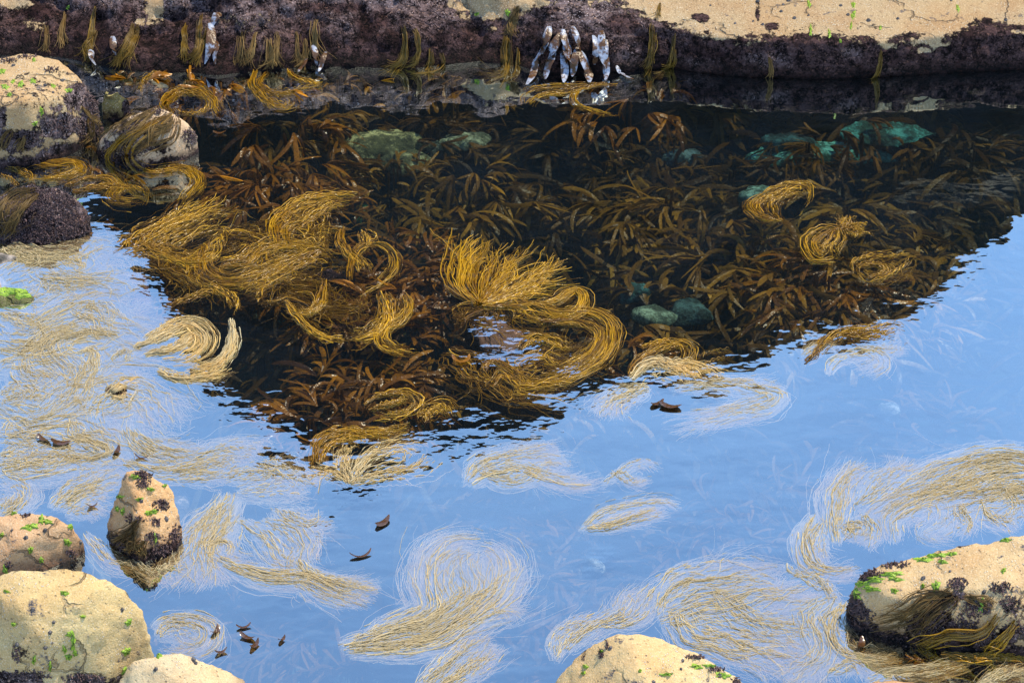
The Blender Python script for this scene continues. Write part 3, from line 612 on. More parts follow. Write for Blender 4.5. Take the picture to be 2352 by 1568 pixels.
weed('golden rings of weed above the whitened tuft on the right', [[(1440, 862), (1460, 830), (1500, 802), (1560, 786), (1588, 806), (1580, 835), (1545, 852)], [(1470, 800), (1530, 790), (1580, 800)]], 14, 90, group=G1, **{**up, 'wander': .7})
weed('stiff whitened tuft of weed at the tip of the dark reflection', [[(1450, 870), (1490, 835), (1550, 842), (1610, 850), (1670, 872)], [(1500, 820), (1560, 850), (1620, 870)]], 24, 190, group=G1, mat=M_PALEW, **up)
weed('few long golden strands pointing right past the whitened tuft', [[(1590, 830), (1620, 810), (1680, 800)], [(1600, 845), (1650, 825), (1700, 822)]], 8, 22, group=G1, **up)
weed('yellow oval knot of weed near the sky edge in the lower middle', [[(838, 930), (872, 908), (925, 903), (955, 920), (930, 945), (872, 952), (840, 936)], [(850, 940), (900, 925), (950, 905)]], 9, 70, group=G1, **{**up, 'wander': .8})
weed('loose yellow knot of weed right of the yellow oval knot', [[(955, 952), (1000, 936), (1052, 950)], [(970, 970), (1010, 930), (1040, 960)]], 15, 60, group=G1, **{**up, 'wander': 1.0})
weed('golden arch of weed at the lowest point of the dark reflection', [[(712, 1065), (730, 1012), (790, 988), (860, 992), (955, 982)], [(730, 1060), (745, 1025), (800, 1005), (860, 1010)]], 18, 170, group=G1, **up)
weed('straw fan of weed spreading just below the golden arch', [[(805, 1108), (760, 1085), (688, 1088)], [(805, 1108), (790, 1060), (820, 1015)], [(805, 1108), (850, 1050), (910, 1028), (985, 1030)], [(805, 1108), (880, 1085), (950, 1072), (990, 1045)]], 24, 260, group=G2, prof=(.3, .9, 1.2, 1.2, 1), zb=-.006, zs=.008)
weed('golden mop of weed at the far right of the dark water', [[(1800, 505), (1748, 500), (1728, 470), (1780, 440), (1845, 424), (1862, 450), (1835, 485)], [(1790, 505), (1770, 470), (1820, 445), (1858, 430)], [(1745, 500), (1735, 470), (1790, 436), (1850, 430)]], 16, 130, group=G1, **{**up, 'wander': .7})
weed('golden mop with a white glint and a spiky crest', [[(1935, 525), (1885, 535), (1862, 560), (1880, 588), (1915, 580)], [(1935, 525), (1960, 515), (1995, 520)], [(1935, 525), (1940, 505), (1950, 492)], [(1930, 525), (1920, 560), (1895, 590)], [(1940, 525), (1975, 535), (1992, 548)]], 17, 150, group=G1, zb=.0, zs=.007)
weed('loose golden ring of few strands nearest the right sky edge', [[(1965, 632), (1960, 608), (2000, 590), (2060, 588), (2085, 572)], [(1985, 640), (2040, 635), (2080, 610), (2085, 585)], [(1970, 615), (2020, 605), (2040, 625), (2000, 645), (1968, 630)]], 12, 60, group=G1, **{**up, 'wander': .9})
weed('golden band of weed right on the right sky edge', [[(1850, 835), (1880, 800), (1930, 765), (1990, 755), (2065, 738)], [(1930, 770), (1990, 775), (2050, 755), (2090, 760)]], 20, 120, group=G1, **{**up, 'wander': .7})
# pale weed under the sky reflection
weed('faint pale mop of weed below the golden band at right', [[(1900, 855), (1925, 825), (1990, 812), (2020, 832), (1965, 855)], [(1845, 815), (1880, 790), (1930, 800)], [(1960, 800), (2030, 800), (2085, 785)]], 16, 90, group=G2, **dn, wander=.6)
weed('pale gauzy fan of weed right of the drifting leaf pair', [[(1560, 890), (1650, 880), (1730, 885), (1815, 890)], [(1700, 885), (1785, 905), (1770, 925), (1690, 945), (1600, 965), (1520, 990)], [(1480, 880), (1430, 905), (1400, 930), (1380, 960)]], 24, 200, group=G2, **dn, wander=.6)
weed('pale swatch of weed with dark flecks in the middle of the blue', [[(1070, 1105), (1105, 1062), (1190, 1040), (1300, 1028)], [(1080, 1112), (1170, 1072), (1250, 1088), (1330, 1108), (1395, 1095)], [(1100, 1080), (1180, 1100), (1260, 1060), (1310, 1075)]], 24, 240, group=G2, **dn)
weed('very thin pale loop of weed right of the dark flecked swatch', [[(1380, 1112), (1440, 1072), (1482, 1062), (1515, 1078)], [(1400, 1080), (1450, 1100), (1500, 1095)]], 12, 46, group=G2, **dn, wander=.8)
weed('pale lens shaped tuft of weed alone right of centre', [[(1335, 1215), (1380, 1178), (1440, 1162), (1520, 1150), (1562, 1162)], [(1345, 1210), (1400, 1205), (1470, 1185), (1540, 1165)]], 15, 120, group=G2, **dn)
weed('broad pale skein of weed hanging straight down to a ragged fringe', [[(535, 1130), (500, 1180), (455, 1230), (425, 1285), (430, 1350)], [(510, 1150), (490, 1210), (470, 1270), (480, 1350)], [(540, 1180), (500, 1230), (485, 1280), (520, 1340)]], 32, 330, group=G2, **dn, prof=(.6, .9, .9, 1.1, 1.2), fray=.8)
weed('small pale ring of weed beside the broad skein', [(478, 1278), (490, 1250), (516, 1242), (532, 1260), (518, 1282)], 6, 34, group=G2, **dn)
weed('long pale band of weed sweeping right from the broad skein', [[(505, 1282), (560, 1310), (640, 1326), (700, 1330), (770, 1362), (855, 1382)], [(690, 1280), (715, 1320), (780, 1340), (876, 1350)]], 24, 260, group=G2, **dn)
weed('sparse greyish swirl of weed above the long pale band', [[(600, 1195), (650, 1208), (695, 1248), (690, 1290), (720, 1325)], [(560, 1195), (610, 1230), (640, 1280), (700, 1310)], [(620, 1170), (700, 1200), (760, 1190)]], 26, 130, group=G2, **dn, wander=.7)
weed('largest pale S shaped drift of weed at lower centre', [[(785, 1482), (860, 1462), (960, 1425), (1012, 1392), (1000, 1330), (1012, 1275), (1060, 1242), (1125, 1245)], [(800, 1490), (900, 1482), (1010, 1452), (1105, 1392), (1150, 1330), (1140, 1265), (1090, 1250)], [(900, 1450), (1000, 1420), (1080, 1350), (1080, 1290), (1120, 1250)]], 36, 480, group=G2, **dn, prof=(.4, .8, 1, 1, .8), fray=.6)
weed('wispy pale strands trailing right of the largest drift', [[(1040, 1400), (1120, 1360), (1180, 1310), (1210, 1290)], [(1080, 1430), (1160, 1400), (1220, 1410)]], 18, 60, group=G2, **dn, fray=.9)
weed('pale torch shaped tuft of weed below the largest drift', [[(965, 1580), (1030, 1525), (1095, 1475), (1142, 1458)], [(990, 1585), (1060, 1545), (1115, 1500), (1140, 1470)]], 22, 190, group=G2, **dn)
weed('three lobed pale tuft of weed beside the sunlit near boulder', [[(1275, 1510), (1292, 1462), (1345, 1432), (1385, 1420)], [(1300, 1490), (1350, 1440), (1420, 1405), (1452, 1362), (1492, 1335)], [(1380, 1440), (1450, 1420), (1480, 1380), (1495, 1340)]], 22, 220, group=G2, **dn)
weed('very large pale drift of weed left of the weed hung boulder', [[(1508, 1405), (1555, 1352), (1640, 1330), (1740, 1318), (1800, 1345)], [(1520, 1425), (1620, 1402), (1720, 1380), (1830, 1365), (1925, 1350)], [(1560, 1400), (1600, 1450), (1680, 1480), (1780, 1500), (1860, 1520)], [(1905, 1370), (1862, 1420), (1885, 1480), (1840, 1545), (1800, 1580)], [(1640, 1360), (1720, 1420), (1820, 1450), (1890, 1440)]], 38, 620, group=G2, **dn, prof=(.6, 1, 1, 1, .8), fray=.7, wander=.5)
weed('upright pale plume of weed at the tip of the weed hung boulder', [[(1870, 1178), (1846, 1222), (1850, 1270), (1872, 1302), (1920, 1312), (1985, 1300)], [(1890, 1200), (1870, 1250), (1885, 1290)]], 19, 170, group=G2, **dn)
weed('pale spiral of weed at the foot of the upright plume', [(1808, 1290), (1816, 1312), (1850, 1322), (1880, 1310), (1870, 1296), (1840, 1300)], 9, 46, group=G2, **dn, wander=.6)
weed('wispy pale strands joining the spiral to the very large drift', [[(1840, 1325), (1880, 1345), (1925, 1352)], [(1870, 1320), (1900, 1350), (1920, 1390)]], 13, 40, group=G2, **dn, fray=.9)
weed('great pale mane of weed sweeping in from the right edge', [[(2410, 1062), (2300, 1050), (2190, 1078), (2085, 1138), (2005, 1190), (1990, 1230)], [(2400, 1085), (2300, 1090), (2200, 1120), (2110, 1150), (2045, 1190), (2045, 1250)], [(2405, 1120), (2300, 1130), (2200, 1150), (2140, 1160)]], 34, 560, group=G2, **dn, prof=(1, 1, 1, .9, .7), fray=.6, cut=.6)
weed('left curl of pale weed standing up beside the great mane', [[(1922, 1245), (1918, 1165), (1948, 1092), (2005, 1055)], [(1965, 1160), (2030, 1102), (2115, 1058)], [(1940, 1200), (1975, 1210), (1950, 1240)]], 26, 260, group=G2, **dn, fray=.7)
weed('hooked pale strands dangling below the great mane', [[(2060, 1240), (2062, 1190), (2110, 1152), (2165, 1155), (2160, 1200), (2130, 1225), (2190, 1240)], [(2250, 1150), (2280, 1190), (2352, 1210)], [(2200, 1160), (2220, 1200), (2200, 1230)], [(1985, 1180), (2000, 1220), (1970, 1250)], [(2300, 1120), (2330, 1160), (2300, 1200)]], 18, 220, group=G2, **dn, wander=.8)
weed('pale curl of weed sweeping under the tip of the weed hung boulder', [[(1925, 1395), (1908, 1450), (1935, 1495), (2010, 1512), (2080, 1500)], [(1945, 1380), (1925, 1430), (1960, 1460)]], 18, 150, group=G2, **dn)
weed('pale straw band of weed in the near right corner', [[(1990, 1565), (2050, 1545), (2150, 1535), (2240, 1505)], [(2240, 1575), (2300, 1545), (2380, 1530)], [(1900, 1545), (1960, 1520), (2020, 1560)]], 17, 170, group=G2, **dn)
weed('golden band of weed along the front of the weed hung boulder', [[(2160, 1500), (2230, 1508), (2290, 1500), (2380, 1488)], [(2230, 1515), (2300, 1505), (2390, 1508)]], 12, 110, group=G1, zb=.0, zs=.007)
weed('dark brown green weed draped down the face of the boulder at right', [[(2185, 1352), (2130, 1392), (2060, 1428), (1992, 1446)], [(2200, 1370), (2160, 1410), (2110, 1445), (2075, 1480)], [(2215, 1362), (2260, 1385), (2290, 1405)], [(2195, 1360), (2140, 1375), (2070, 1405), (2010, 1425)]], 15, 95, mat=M_DRY, drape=True, group='weed lying over rocks', lift=.007, wander=1.0, fray=.8)
weed('yellower weed draped low across the face of the boulder at right', [[(2290, 1408), (2250, 1445), (2180, 1452), (2120, 1470), (2080, 1492)], [(2330, 1420), (2300, 1460), (2250, 1490)]], 9, 80, drape=True, group='weed lying over rocks', lift=.012)
weed('brown weed clinging to the foot of the narrow upright rock', [[(322, 1190), (300, 1215), (270, 1235), (248, 1250)], [(310, 1210), (300, 1240), (280, 1262)], [(330, 1240), (320, 1265), (310, 1280)]], 12, 110, mat=M_DRY, drape=True, group='weed lying over rocks', lift=.008)
weed('brown weed trailing over the dark flank of the far left boulder', [[(185, 245), (210, 270), (232, 285), (250, 290)], [(205, 270), (200, 310), (185, 345)]], 11, 60, mat=M_DRY, drape=True, group='weed lying over rocks')
weed('brown weed trailing at the front foot of the far left boulder', [[(30, 296), (14, 325), (4, 352)], [(60, 310), (50, 335), (40, 352)]], 10, 46, mat=M_DRY, drape=True, group='weed lying over rocks')
# the swirls along the left side
L = dict(group=G3, zb=-.0125, zs=.0042, dens=6.0, hf=.6, rad=.00125, S=22, surf=.08, wscale=1.45)
weed('grey gold eddy of weed right below the crusted dome', [[(0, 572), (40, 575), (80, 586), (84, 602), (58, 614), (20, 616)], [(10, 590), (50, 595), (70, 605)]], 13, 120, **L)
weed('faint eddy of weed between the dome and the pinkish awash rock', [[(100, 590), (150, 585), (192, 602), (184, 622), (140, 636)], [(120, 610), (170, 600), (260, 555)]], 14, 90, **L)
weed('thin flow of weed above the bright green stone', [[(90, 630), (150, 640), (225, 640), (300, 632)], [(95, 650), (150, 660), (230, 655)]], 20, 110, **L)
weed('sand coloured flow of weed leaving the bright green stone', [[(0, 716), (80, 735), (150, 702), (225, 680), (300, 690)], [(0, 728), (70, 738), (140, 720)]], 26, 230, **L)
weed('long crest of weed rolling below the sand coloured flow', [[(0, 808), (60, 802), (105, 770), (160, 760), (220, 775), (275, 768)], [(90, 740), (100, 770), (85, 800), (20, 820)]], 24, 240, **L)
weed('ribbon of weed curling up toward the pinkish awash rock', [[(160, 715), (210, 730), (240, 765), (285, 772)], [(230, 690), (255, 720), (250, 755), (275, 775)], [(190, 700), (230, 710), (245, 740)]], 17, 150, **L)
weed('strong golden S of weed at the heart of the left swirls', [[(272, 772), (205, 772), (135, 784), (128, 808), (162, 842), (178, 872), (160, 905), (142, 935), (136, 968)], [(210, 800), (205, 850), (190, 890), (160, 930), (130, 960)]], 20, 270, **L)
weed('little ring of weed tucked beside the golden S', [(178, 812), (208, 800), (226, 818), (218, 842), (190, 836)], 8, 60, **L)
weed('crescent of weed cupped left of the golden S', [[(42, 828), (45, 860), (85, 884), (140, 886)], [(60, 815), (70, 850), (120, 870)]], 17, 130, **L)
weed('tan tongue of weed entering from the left edge', [[(0, 906), (40, 892), (88, 900), (118, 916)], [(0, 920), (50, 905), (100, 912)]], 17, 160, **L)
weed('dense striped curl of weed straddling the left edge of the dark water', [[(310, 800), (380, 765), (425, 742), (455, 748), (476, 772), (468, 802), (428, 826), (365, 832)], [(330, 815), (400, 795), (440, 770), (455, 790), (420, 815)], [(340, 790), (400, 750), (450, 735)]], 19, 260, group=G3, zb=-.003, zs=.007)
weed('golden hook of weed pointing up right of the striped curl', [(532, 735), (536, 780), (520, 818), (482, 842), (415, 850)], 13, 120, group=G3, **up)
weed('brown gold arc of weed under the golden hook', [(360, 852), (420, 872), (482, 866), (545, 842)], 14, 110, group=G3, **up)
weed('small wavy tuft of weed left of the striped curl', [[(255, 830), (270, 810), (290, 800), (300, 815)], [(285, 830), (310, 800), (330, 790)]], 11, 60, **L)
weed('continuous film of fine weed beneath the upper left swirls', [[(-10, 640), (80, 600), (170, 640), (250, 600), (300, 640)], [(-10, 690), (90, 690), (180, 660), (280, 700), (330, 670)], [(20, 560), (120, 570), (200, 560), (270, 570)]], 44, 230, **L)
weed('continuous film of fine weed beneath the middle left swirls', [[(-10, 780), (90, 790), (190, 740), (290, 770), (380, 800)], [(-10, 850), (100, 830), (200, 860), (300, 830), (400, 850)], [(0, 930), (90, 950), (180, 900), (280, 940)]], 48, 330, **L)
weed('continuous film of fine weed beneath the lower left swirls', [[(-10, 1000), (100, 980), (200, 1000), (300, 1030), (400, 1060)], [(-10, 1060), (80, 1075), (180, 1040), (280, 1060)], [(200, 940), (280, 900), (350, 940), (400, 990)]], 44, 280, **L)
weed('straw tuft of weed lying on the small awash rock', [[(240, 912), (265, 888), (300, 868), (330, 855)], [(250, 915), (280, 900), (300, 890)]], 13, 110, group=G3, drape=True)
weed('narrow stream of weed running down from the small awash rock', [[(236, 905), (222, 935), (222, 962), (250, 1000), (290, 1015)], [(330, 890), (300, 930), (270, 960)]], 13, 100, **L)
weed('wide tan stream of weed bending right toward the dark point', [[(300, 955), (305, 990), (345, 1020), (430, 1048), (510, 1042), (600, 1030)], [(290, 980), (320, 1015), (390, 1040), (480, 1052)], [(450, 1050), (540, 1030), (600, 1050)]], 24, 270, **L)
weed('snail shaped swirl of weed near the two dark drifting leaves', [[(30, 965), (22, 998), (60, 1012), (92, 990), (82, 962), (112, 940)], [(40, 975), (60, 990), (75, 980)]], 12, 120, **L)
weed('tan eddy of weed right of the two dark drifting leaves', [[(150, 1002), (205, 1010), (252, 1038), (190, 1056), (100, 1042), (0, 1062)], [(165, 960), (175, 1000), (230, 1020)]], 20, 200, **L)
weed('loose sheet of weed along the left edge under the drifting leaves', [[(0, 1082), (60, 1070), (130, 1060), (205, 1032)], [(0, 1050), (50, 1040), (110, 1050)]], 26, 200, **L)
weed('backward C of weed at the left edge above the flat pinkish rock', [[(0, 1182), (38, 1162), (54, 1132), (40, 1110), (0, 1102)], [(0, 1165), (25, 1150), (35, 1130)]], 16, 130, **L)
weed('smoky diagonal drift of weed above the flat pinkish rock', [[(120, 1162), (170, 1122), (230, 1100), (290, 1066)], [(140, 1165), (200, 1130), (250, 1110)]], 22, 190, **L)
weed('thin wisp of weed beside the left foot of the narrow upright rock', [[(150, 1182), (200, 1168), (236, 1190)], [(200, 1220), (220, 1250), (260, 1290), (330, 1300)]], 12, 70, **L)
weed('tan band of weed passing behind the narrow upright rock', [[(285, 1062), (360, 1080), (460, 1064), (570, 1040)], [(400, 1090), (470, 1080), (560, 1070)]], 20, 190, **L)
weed('short pale wisp of weed in front of the narrow upright rock', [[(305, 1285), (340, 1310), (372, 1322), (405, 1345)], [(360, 1310), (400, 1300), (430, 1290)]], 11, 60, **L)
weed('pale coil of weed between the two near left boulders', [[(350, 1440), (382, 1424), (432, 1424), (472, 1445), (460, 1476), (410, 1486), (370, 1476)], [(360, 1460), (400, 1440), (450, 1450)]], 17, 140, **L)
weed('dark flecked strands of weed left of the lowest dark point', [[(560, 1135), (640, 1122), (720, 1108)], [(520, 1100), (600, 1092), (690, 1090)], [(610, 1060), (660, 1080), (720, 1120)]], 24, 150, wander=.6, **L)
# weed hanging down the ledge
H = dict(drape=True, group=G4, lift=.008, fray=.8, prof=(.4, .6, .8, .9, 1.1), cut=.40, wander=.6, dens=1.1, rad=.0017)
weed('golden weed hanging on the ledge behind the round mossy stone', [[(222, 15), (212, 60), (200, 105), (192, 145)], [(225, 70), (205, 110), (190, 150)]], 9, 80, mat=M_HANG, **H)
weed('tawny weed hanging on the ledge above the flat ring of weed', [[(305, 55), (300, 90), (285, 130), (268, 168)], [(320, 60), (305, 100), (290, 140)]], 10, 100, mat=M_HANG, **H)
weed('brown weed hanging in the dark notch at the left of the ledge', [[(148, 30), (146, 75), (150, 115)], [(108, 60), (106, 95), (100, 130)]], 7, 50, mat=M_DRY, **H)
weed('pair of tawny weed locks hanging beside the ridge of the ledge', [[(465, 35), (458, 80), (450, 115), (420, 160)], [(428, 60), (425, 100), (428, 150)], [(475, 70), (462, 110), (445, 155)]], 7, 100, mat=M_HANG, **H)
weed('greyish curtain of weed hanging on the ledge left of the pointed sweep', [[(560, 70), (552, 110), (545, 160)], [(590, 75), (575, 110), (560, 165)], [(615, 90), (618, 130), (615, 165)], [(640, 80), (640, 125), (635, 170)]], 10, 150, mat=M_DRY, **H)
weed('tawny curtain of weed hanging on the ledge above the pointed sweep', [[(680, 75), (682, 120), (690, 160)], [(700, 90), (696, 130), (680, 165)], [(725, 50), (722, 95), (715, 140)]], 9, 110, mat=M_DRY, **H)
weed('golden weed hanging off the ledge then trailing left on the water', [[(930, 60), (932, 100), (925, 140), (890, 165), (870, 180)], [(955, 65), (962, 100), (955, 140), (920, 160)]], 7, 80, mat=M_HANG, **H)
weed('thin golden weed reaching the water right of the left trailing lock', [[(1015, 120), (1018, 150), (985, 168), (940, 170)], [(985, 110), (985, 150), (960, 180)]], 6, 46, mat=M_HANG, **H)
weed('grey topped lock of weed bleached pale on the ledge', [(1188, 15), (1176, 50), (1166, 85)], 10, 60, mat=M_DRY, **H)
weed('long golden lock hanging left of the shiny blades then bending left', [[(1166, 82), (1164, 125), (1160, 160), (1130, 178), (1085, 172)], [(1172, 85), (1172, 130), (1160, 172), (1110, 190)]], 9, 110, mat=M_HANG, **H)
weed('short golden lock beside the shiny hanging blades', [[(1192, 110), (1190, 150), (1180, 178), (1140, 190)]], 6, 40, mat=M_HANG, **H)
weed('golden lock hanging right of the shiny blades', [[(1492, 55), (1492, 105), (1488, 150), (1468, 178)], [(1496, 60), (1498, 110), (1486, 160)]], 6, 60, mat=M_HANG, **H)
weed('second thinner golden lock right of the shiny blades', [[(1548, 75), (1545, 115), (1530, 155), (1485, 190)], [(1552, 110), (1548, 145), (1525, 170)]], 6, 50, mat=M_HANG, **H)
weed('single orange lock hanging on the right half of the ledge', [[(2024, 112), (2022, 150), (2012, 180), (2006, 198)]], 5, 34, mat=M_HANG, **H)
weed('faint brown strands on the ledge above the blue green slab', [[(1765, 130), (1768, 160), (1764, 185)]], 6, 16, mat=M_DRY, **H)
weed('golden skein floating in front of the shiny hanging blades', [[(1420, 195), (1300, 198), (1222, 206), (1194, 230), (1215, 272)], [(1390, 190), (1300, 210), (1235, 222), (1205, 262)]], 9, 90, group=G1, zb=-.004, zs=.006)
weed('thin golden hook floating right of the front skein', [(1395, 195), (1335, 205), (1325, 235), (1375, 256), (1432, 266)], 6, 40, group=G1, zb=-.004, zs=.006)
weed('short yellow strands hanging beside dark stain high on the ledge', [(1515, 10), (1514, 28), (1512, 48)], 4, 14, mat=M_HANG, **H)

weed('fine amber strands strewn between the dome plume and the spiral coil', [[(420, 640), (500, 560), (600, 540), (700, 550)], [(560, 680), (640, 640), (720, 640), (790, 680)], [(560, 540), (640, 600), (740, 610), (820, 590)], [(640, 470), (700, 540), (780, 570)], [(300, 540), (400, 600), (480, 650), (560, 690)], [(620, 680), (700, 700), (800, 720), (900, 700)]], 46, 420, group=G1, zb=-.012, zs=.010, wander=1.0, fray=.9, cut=.7)
weed('fine amber strands strewn round the awash rock and the great curl', [[(1030, 800), (1100, 840), (1200, 900), (1310, 900)], [(1060, 740), (1110, 700), (1230, 760), (1300, 740)], [(1130, 880), (1200, 830), (1330, 800), (1420, 740)]], 46, 190, group=G1, zb=-.012, zs=.010, wander=1.0, fray=.9, cut=.7)
# ------------------------------------------------------------------ kelp made of blades
def ribbons(P, Wd, roll, tint, shade, cup=.18):
    """P: blades x points x 3, Wd: half widths"""
    n, m = P.shape[:2]
    T = np.gradient(P, axis=1); T /= np.linalg.norm(T, axis=2, keepdims=True) + 1e-9
    A = np.cross(T, np.array([.07, .04, 1.0])); A /= np.linalg.norm(A, axis=2, keepdims=True) + 1e-9
    B = np.cross(A, T); c, s = np.cos(roll)[..., None], np.sin(roll)[..., None]
    A, B = A * c + B * s, B * c - A * s
    V = np.stack([P - A * Wd[..., None], P + B * (Wd * cup)[..., None], P + A * Wd[..., None]], 2)
    idx = np.arange(n * m * 3).reshape(n, m, 3); Q = []
    for k in (0, 1):
        a, b = idx[:, :, k], idx[:, :, k + 1]; Q.append(np.stack([a[:, :-1], b[:, :-1], b[:, 1:], a[:, 1:]], -1).reshape(-1, 4))
    rep = lambda x: np.repeat(np.broadcast_to(x, P.shape[:2]).reshape(-1), 3)
    return V.reshape(-1, 3), np.concatenate(Q), {'tint': rep(tint), 'shade': rep(shade)}
def blade_paths(r, base, az, el, L, bend, curl, S=10):
    """blades that leave base and arc over; az, el, L, bend, curl: one value per blade"""
    n = len(az); P = np.zeros((n, S, 3)); P[:, 0] = base; ds = L / (S - 1); a, e = az.copy(), el.copy()
    for j in range(1, S):
        P[:, j] = P[:, j - 1] + (ds * np.stack([np.cos(a) * np.cos(e), np.sin(a) * np.cos(e), np.sin(e)])).T
        e = e - bend / (S - 1) * (1.4 - .8 * j / S); a = a + curl / (S - 1)
    return P
def blade_width(S, w, r, n):
    t = np.linspace(0, 1, S)[None]; pk = r.uniform(.5, .78, n)[:, None]
    prof = np.where(t < pk, np.clip(np.sin(np.pi / 2 * np.clip(t / pk, 0, 1)), 0, 1) ** .75 * .78 + .22, np.clip(1 - np.clip((t - pk) / (1 - pk), 0, 1) ** 3.2, 0, 1) ** .75)
    return prof * (w * r.uniform(.7, 1.3, n))[:, None] + .0012
def kelp_mesh(seed, fronds=9, fingers=8, L=.30, w=.013, flat=False, lean=None):
    r = np.random.default_rng(seed); PP, WW, RO, TI, SH = [], [], [], [], []
    for f in range(fronds):
        a0 = r.uniform(0, 6.283); rr = .29 * math.sqrt(r.random()) * L / .21
        if lean is None: az0 = a0 + r.normal(0, .5)
        else: az0 = math.atan2(.75 * math.sin(lean) + .9 * rr / .2 * math.sin(a0), .75 * math.cos(lean) + .9 * rr / .2 * math.cos(a0)) + r.normal(0, .7)
        k = max(3, int(r.normal(fingers, 2)))
        base = np.array([rr * math.cos(a0), rr * math.sin(a0), -.32 * rr + r.uniform(-.06, .03)])
        az = az0 + np.linspace(-.30, .30, k) + r.normal(0, .26, k); el = r.uniform(-.1, .6) * (.35 if flat else 1) + r.normal(0, .18, k)
        Ls = L * r.uniform(.4, 1.2, k) * r.uniform(.6, 1.15)
        P = blade_paths(r, base, az, el, Ls, r.uniform(.5, 2.1, k) * (.6 if flat else 1), r.normal(0, 1.1, k))
        PP.append(P); WW.append(blade_width(10, w, r, k)); RO.append(np.broadcast_to((r.normal(0, .5, k))[:, None], (k, 10)) + r.normal(0, .5, k)[:, None] * np.linspace(0, 1, 10)[None])
        TI.append(np.clip(r.uniform(.15, .6) + .45 * np.linspace(0, 1, 10)[None] + r.normal(0, .14, k)[:, None], 0, 1)); SH.append(np.broadcast_to(np.clip(r.normal(.5, .28, k), 0, 1)[:, None], (k, 10)))
    PP = np.concatenate(PP); PP[..., 2] -= PP[..., 2].max()
    return ribbons(PP, np.concatenate(WW), np.concatenate(RO), np.concatenate(TI), np.concatenate(SH))
def stipe_mesh(seed):
    r = np.random.default_rng(seed); n = 3; S = 8; t = np.linspace(0, 1, S)
    P = np.zeros((n, S, 3))
    for i in range(n):
        a = r.uniform(0, 6.3); P[i, :, 0] = math.cos(a) * (.03 + .10 * t ** 2) ; P[i, :, 1] = math.sin(a) * (.03 + .10 * t ** 2); P[i, :, 2] = -.55 * t - .01
    return tubes(P, np.full((n, S), .007), np.full((n, S), .2), np.full((n, S), .3), np.zeros(3))
PROTO = {}
def proto(key):
    if key not in PROTO:
        kind, i = key
        kw = dict(fan=dict(fronds=36, fingers=8, L=.20, w=.0072), strap=dict(fronds=26, fingers=6, L=.25, w=.0100), small=dict(fronds=14, fingers=7, L=.15, w=.0065), flat=dict(fronds=36, fingers=8, L=.20, w=.0068, flat=True))[kind]
        fr = mesh_np('fronds', *kelp_mesh(500 + 17 * i + len(kind), lean=[-1.6, -2.5, -.7, 2.9][i % 4], **kw)); st = mesh_np('stipe', *stipe_mesh(900 + i))
        PROTO[key] = (fr, st)
    return PROTO[key]
def kelp(label, px, py, z, kind='fan', i=0, sc=1.0, rot=0.0, mat=None, group='kelp under the water', squash=1.0):
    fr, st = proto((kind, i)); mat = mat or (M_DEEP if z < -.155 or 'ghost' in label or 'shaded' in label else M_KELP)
    o = empty('kelp_plant', at(px, py, z)); o.scale = (sc, sc, sc * squash); o.rotation_euler = (0, 0, rot); tag(o, label, 'kelp', group)
    for nm, me in (('fronds', fr), ('stipe', st)):
        c = bpy.data.objects.new(nm, me); COL.objects.link(c); c.parent = o
        if not me.materials: me.materials.append(mat)
        c.material_slots[0].link = 'OBJECT'; c.material_slots[0].material = mat
    return o
K = kelp; RU = M_RUST
K('bright amber kelp fan behind the middle of the pool, the tidiest of all', 1070, 405, -.09, 'fan', 0, 1.12, 0)
K('olive kelp right of the tidy amber fan', 1265, 415, -.16, 'strap', 1, .9, .6)
K('loose olive kelp with broad straps beneath the shaded middle of the ledge', 1400, 375, -.18, 'strap', 2, .9, 1.2)
K('wide bushy kelp left of the mint stone', 1540, 440, -.10, 'fan', 3, 1.1, .4)
K('kelp spreading left under the wide bushy one', 1450, 480, -.14, 'fan', 1, 1.0, 1.0)
K('kelp hanging below the wide bushy one toward the blue gap', 1540, 560, -.17, 'fan', 2, 1.1, 2.0)
K('dull kelp between the upright golden fan and the wide bushy kelp', 1380, 560, -.24, 'strap', 3, 1.0, 2.6)
K('dim kelp just behind the tips of the upright golden fan', 1200, 520, -.24, 'fan', 1, 1.0, 3.0)
K('dim kelp behind the spiral coil of golden weed', 960, 490, -.26, 'strap', 0, .9, 1.7)
K('dark kelp in front of the ragged yellow green stone', 905, 390, -.15, 'fan', 2, .85, 2.2)
K('dim scattered kelp right of the emerald stone', 880, 435, -.28, 'small', 0, 1.1, .3)
K('rusty kelp shining below the left part of the ledge', 640, 305, -.03, 'strap', 0, .95, .2, RU)
K('rusty kelp with white glints beside the pale draped rock', 590, 395, .005, 'fan', 3, 1.0, .8, RU)
K('rusty kelp fading into the dark right of the glinting one', 690, 395, -.07, 'fan', 1, 1.0, 1.5, RU)
K('dark amber kelp under the golden sweep that points right', 705, 290, -.10, 'strap', 1, .8, 2.4)
K('rusty kelp crowded round the wet dark awash rock', 735, 640, .0, 'flat', 0, .9, 0, RU)
K('rusty kelp spiking right of the wet dark awash rock', 800, 650, -.02, 'flat', 1, .8, 1.1, RU)
K('orange kelp behind the round coil of golden weed', 900, 560, -.03, 'flat', 2, .85, 2.2, RU)
K('orange kelp bristling left of the upright golden fan', 985, 620, -.01, 'flat', 3, .95, .5, RU)
K('glinting orange kelp below the bristling one', 930, 660, .002, 'flat', 0, .8, 2.9, RU)
K('rusty kelp left of the awash rock in the centre', 1000, 715, -.02, 'flat', 1, .9, 3.6, RU)
K('orange kelp crown standing near the lowest dark point', 785, 900, -.02, 'fan', 0, 1.0, 2.2, RU)
K('orange kelp fanned left at the lowest dark point', 725, 965, -.03, 'fan', 2, .95, 3.4, RU)
K('rusty kelp behind the yellow oval knot of weed', 880, 880, -.05, 'flat', 3, .9, 1.9, RU)
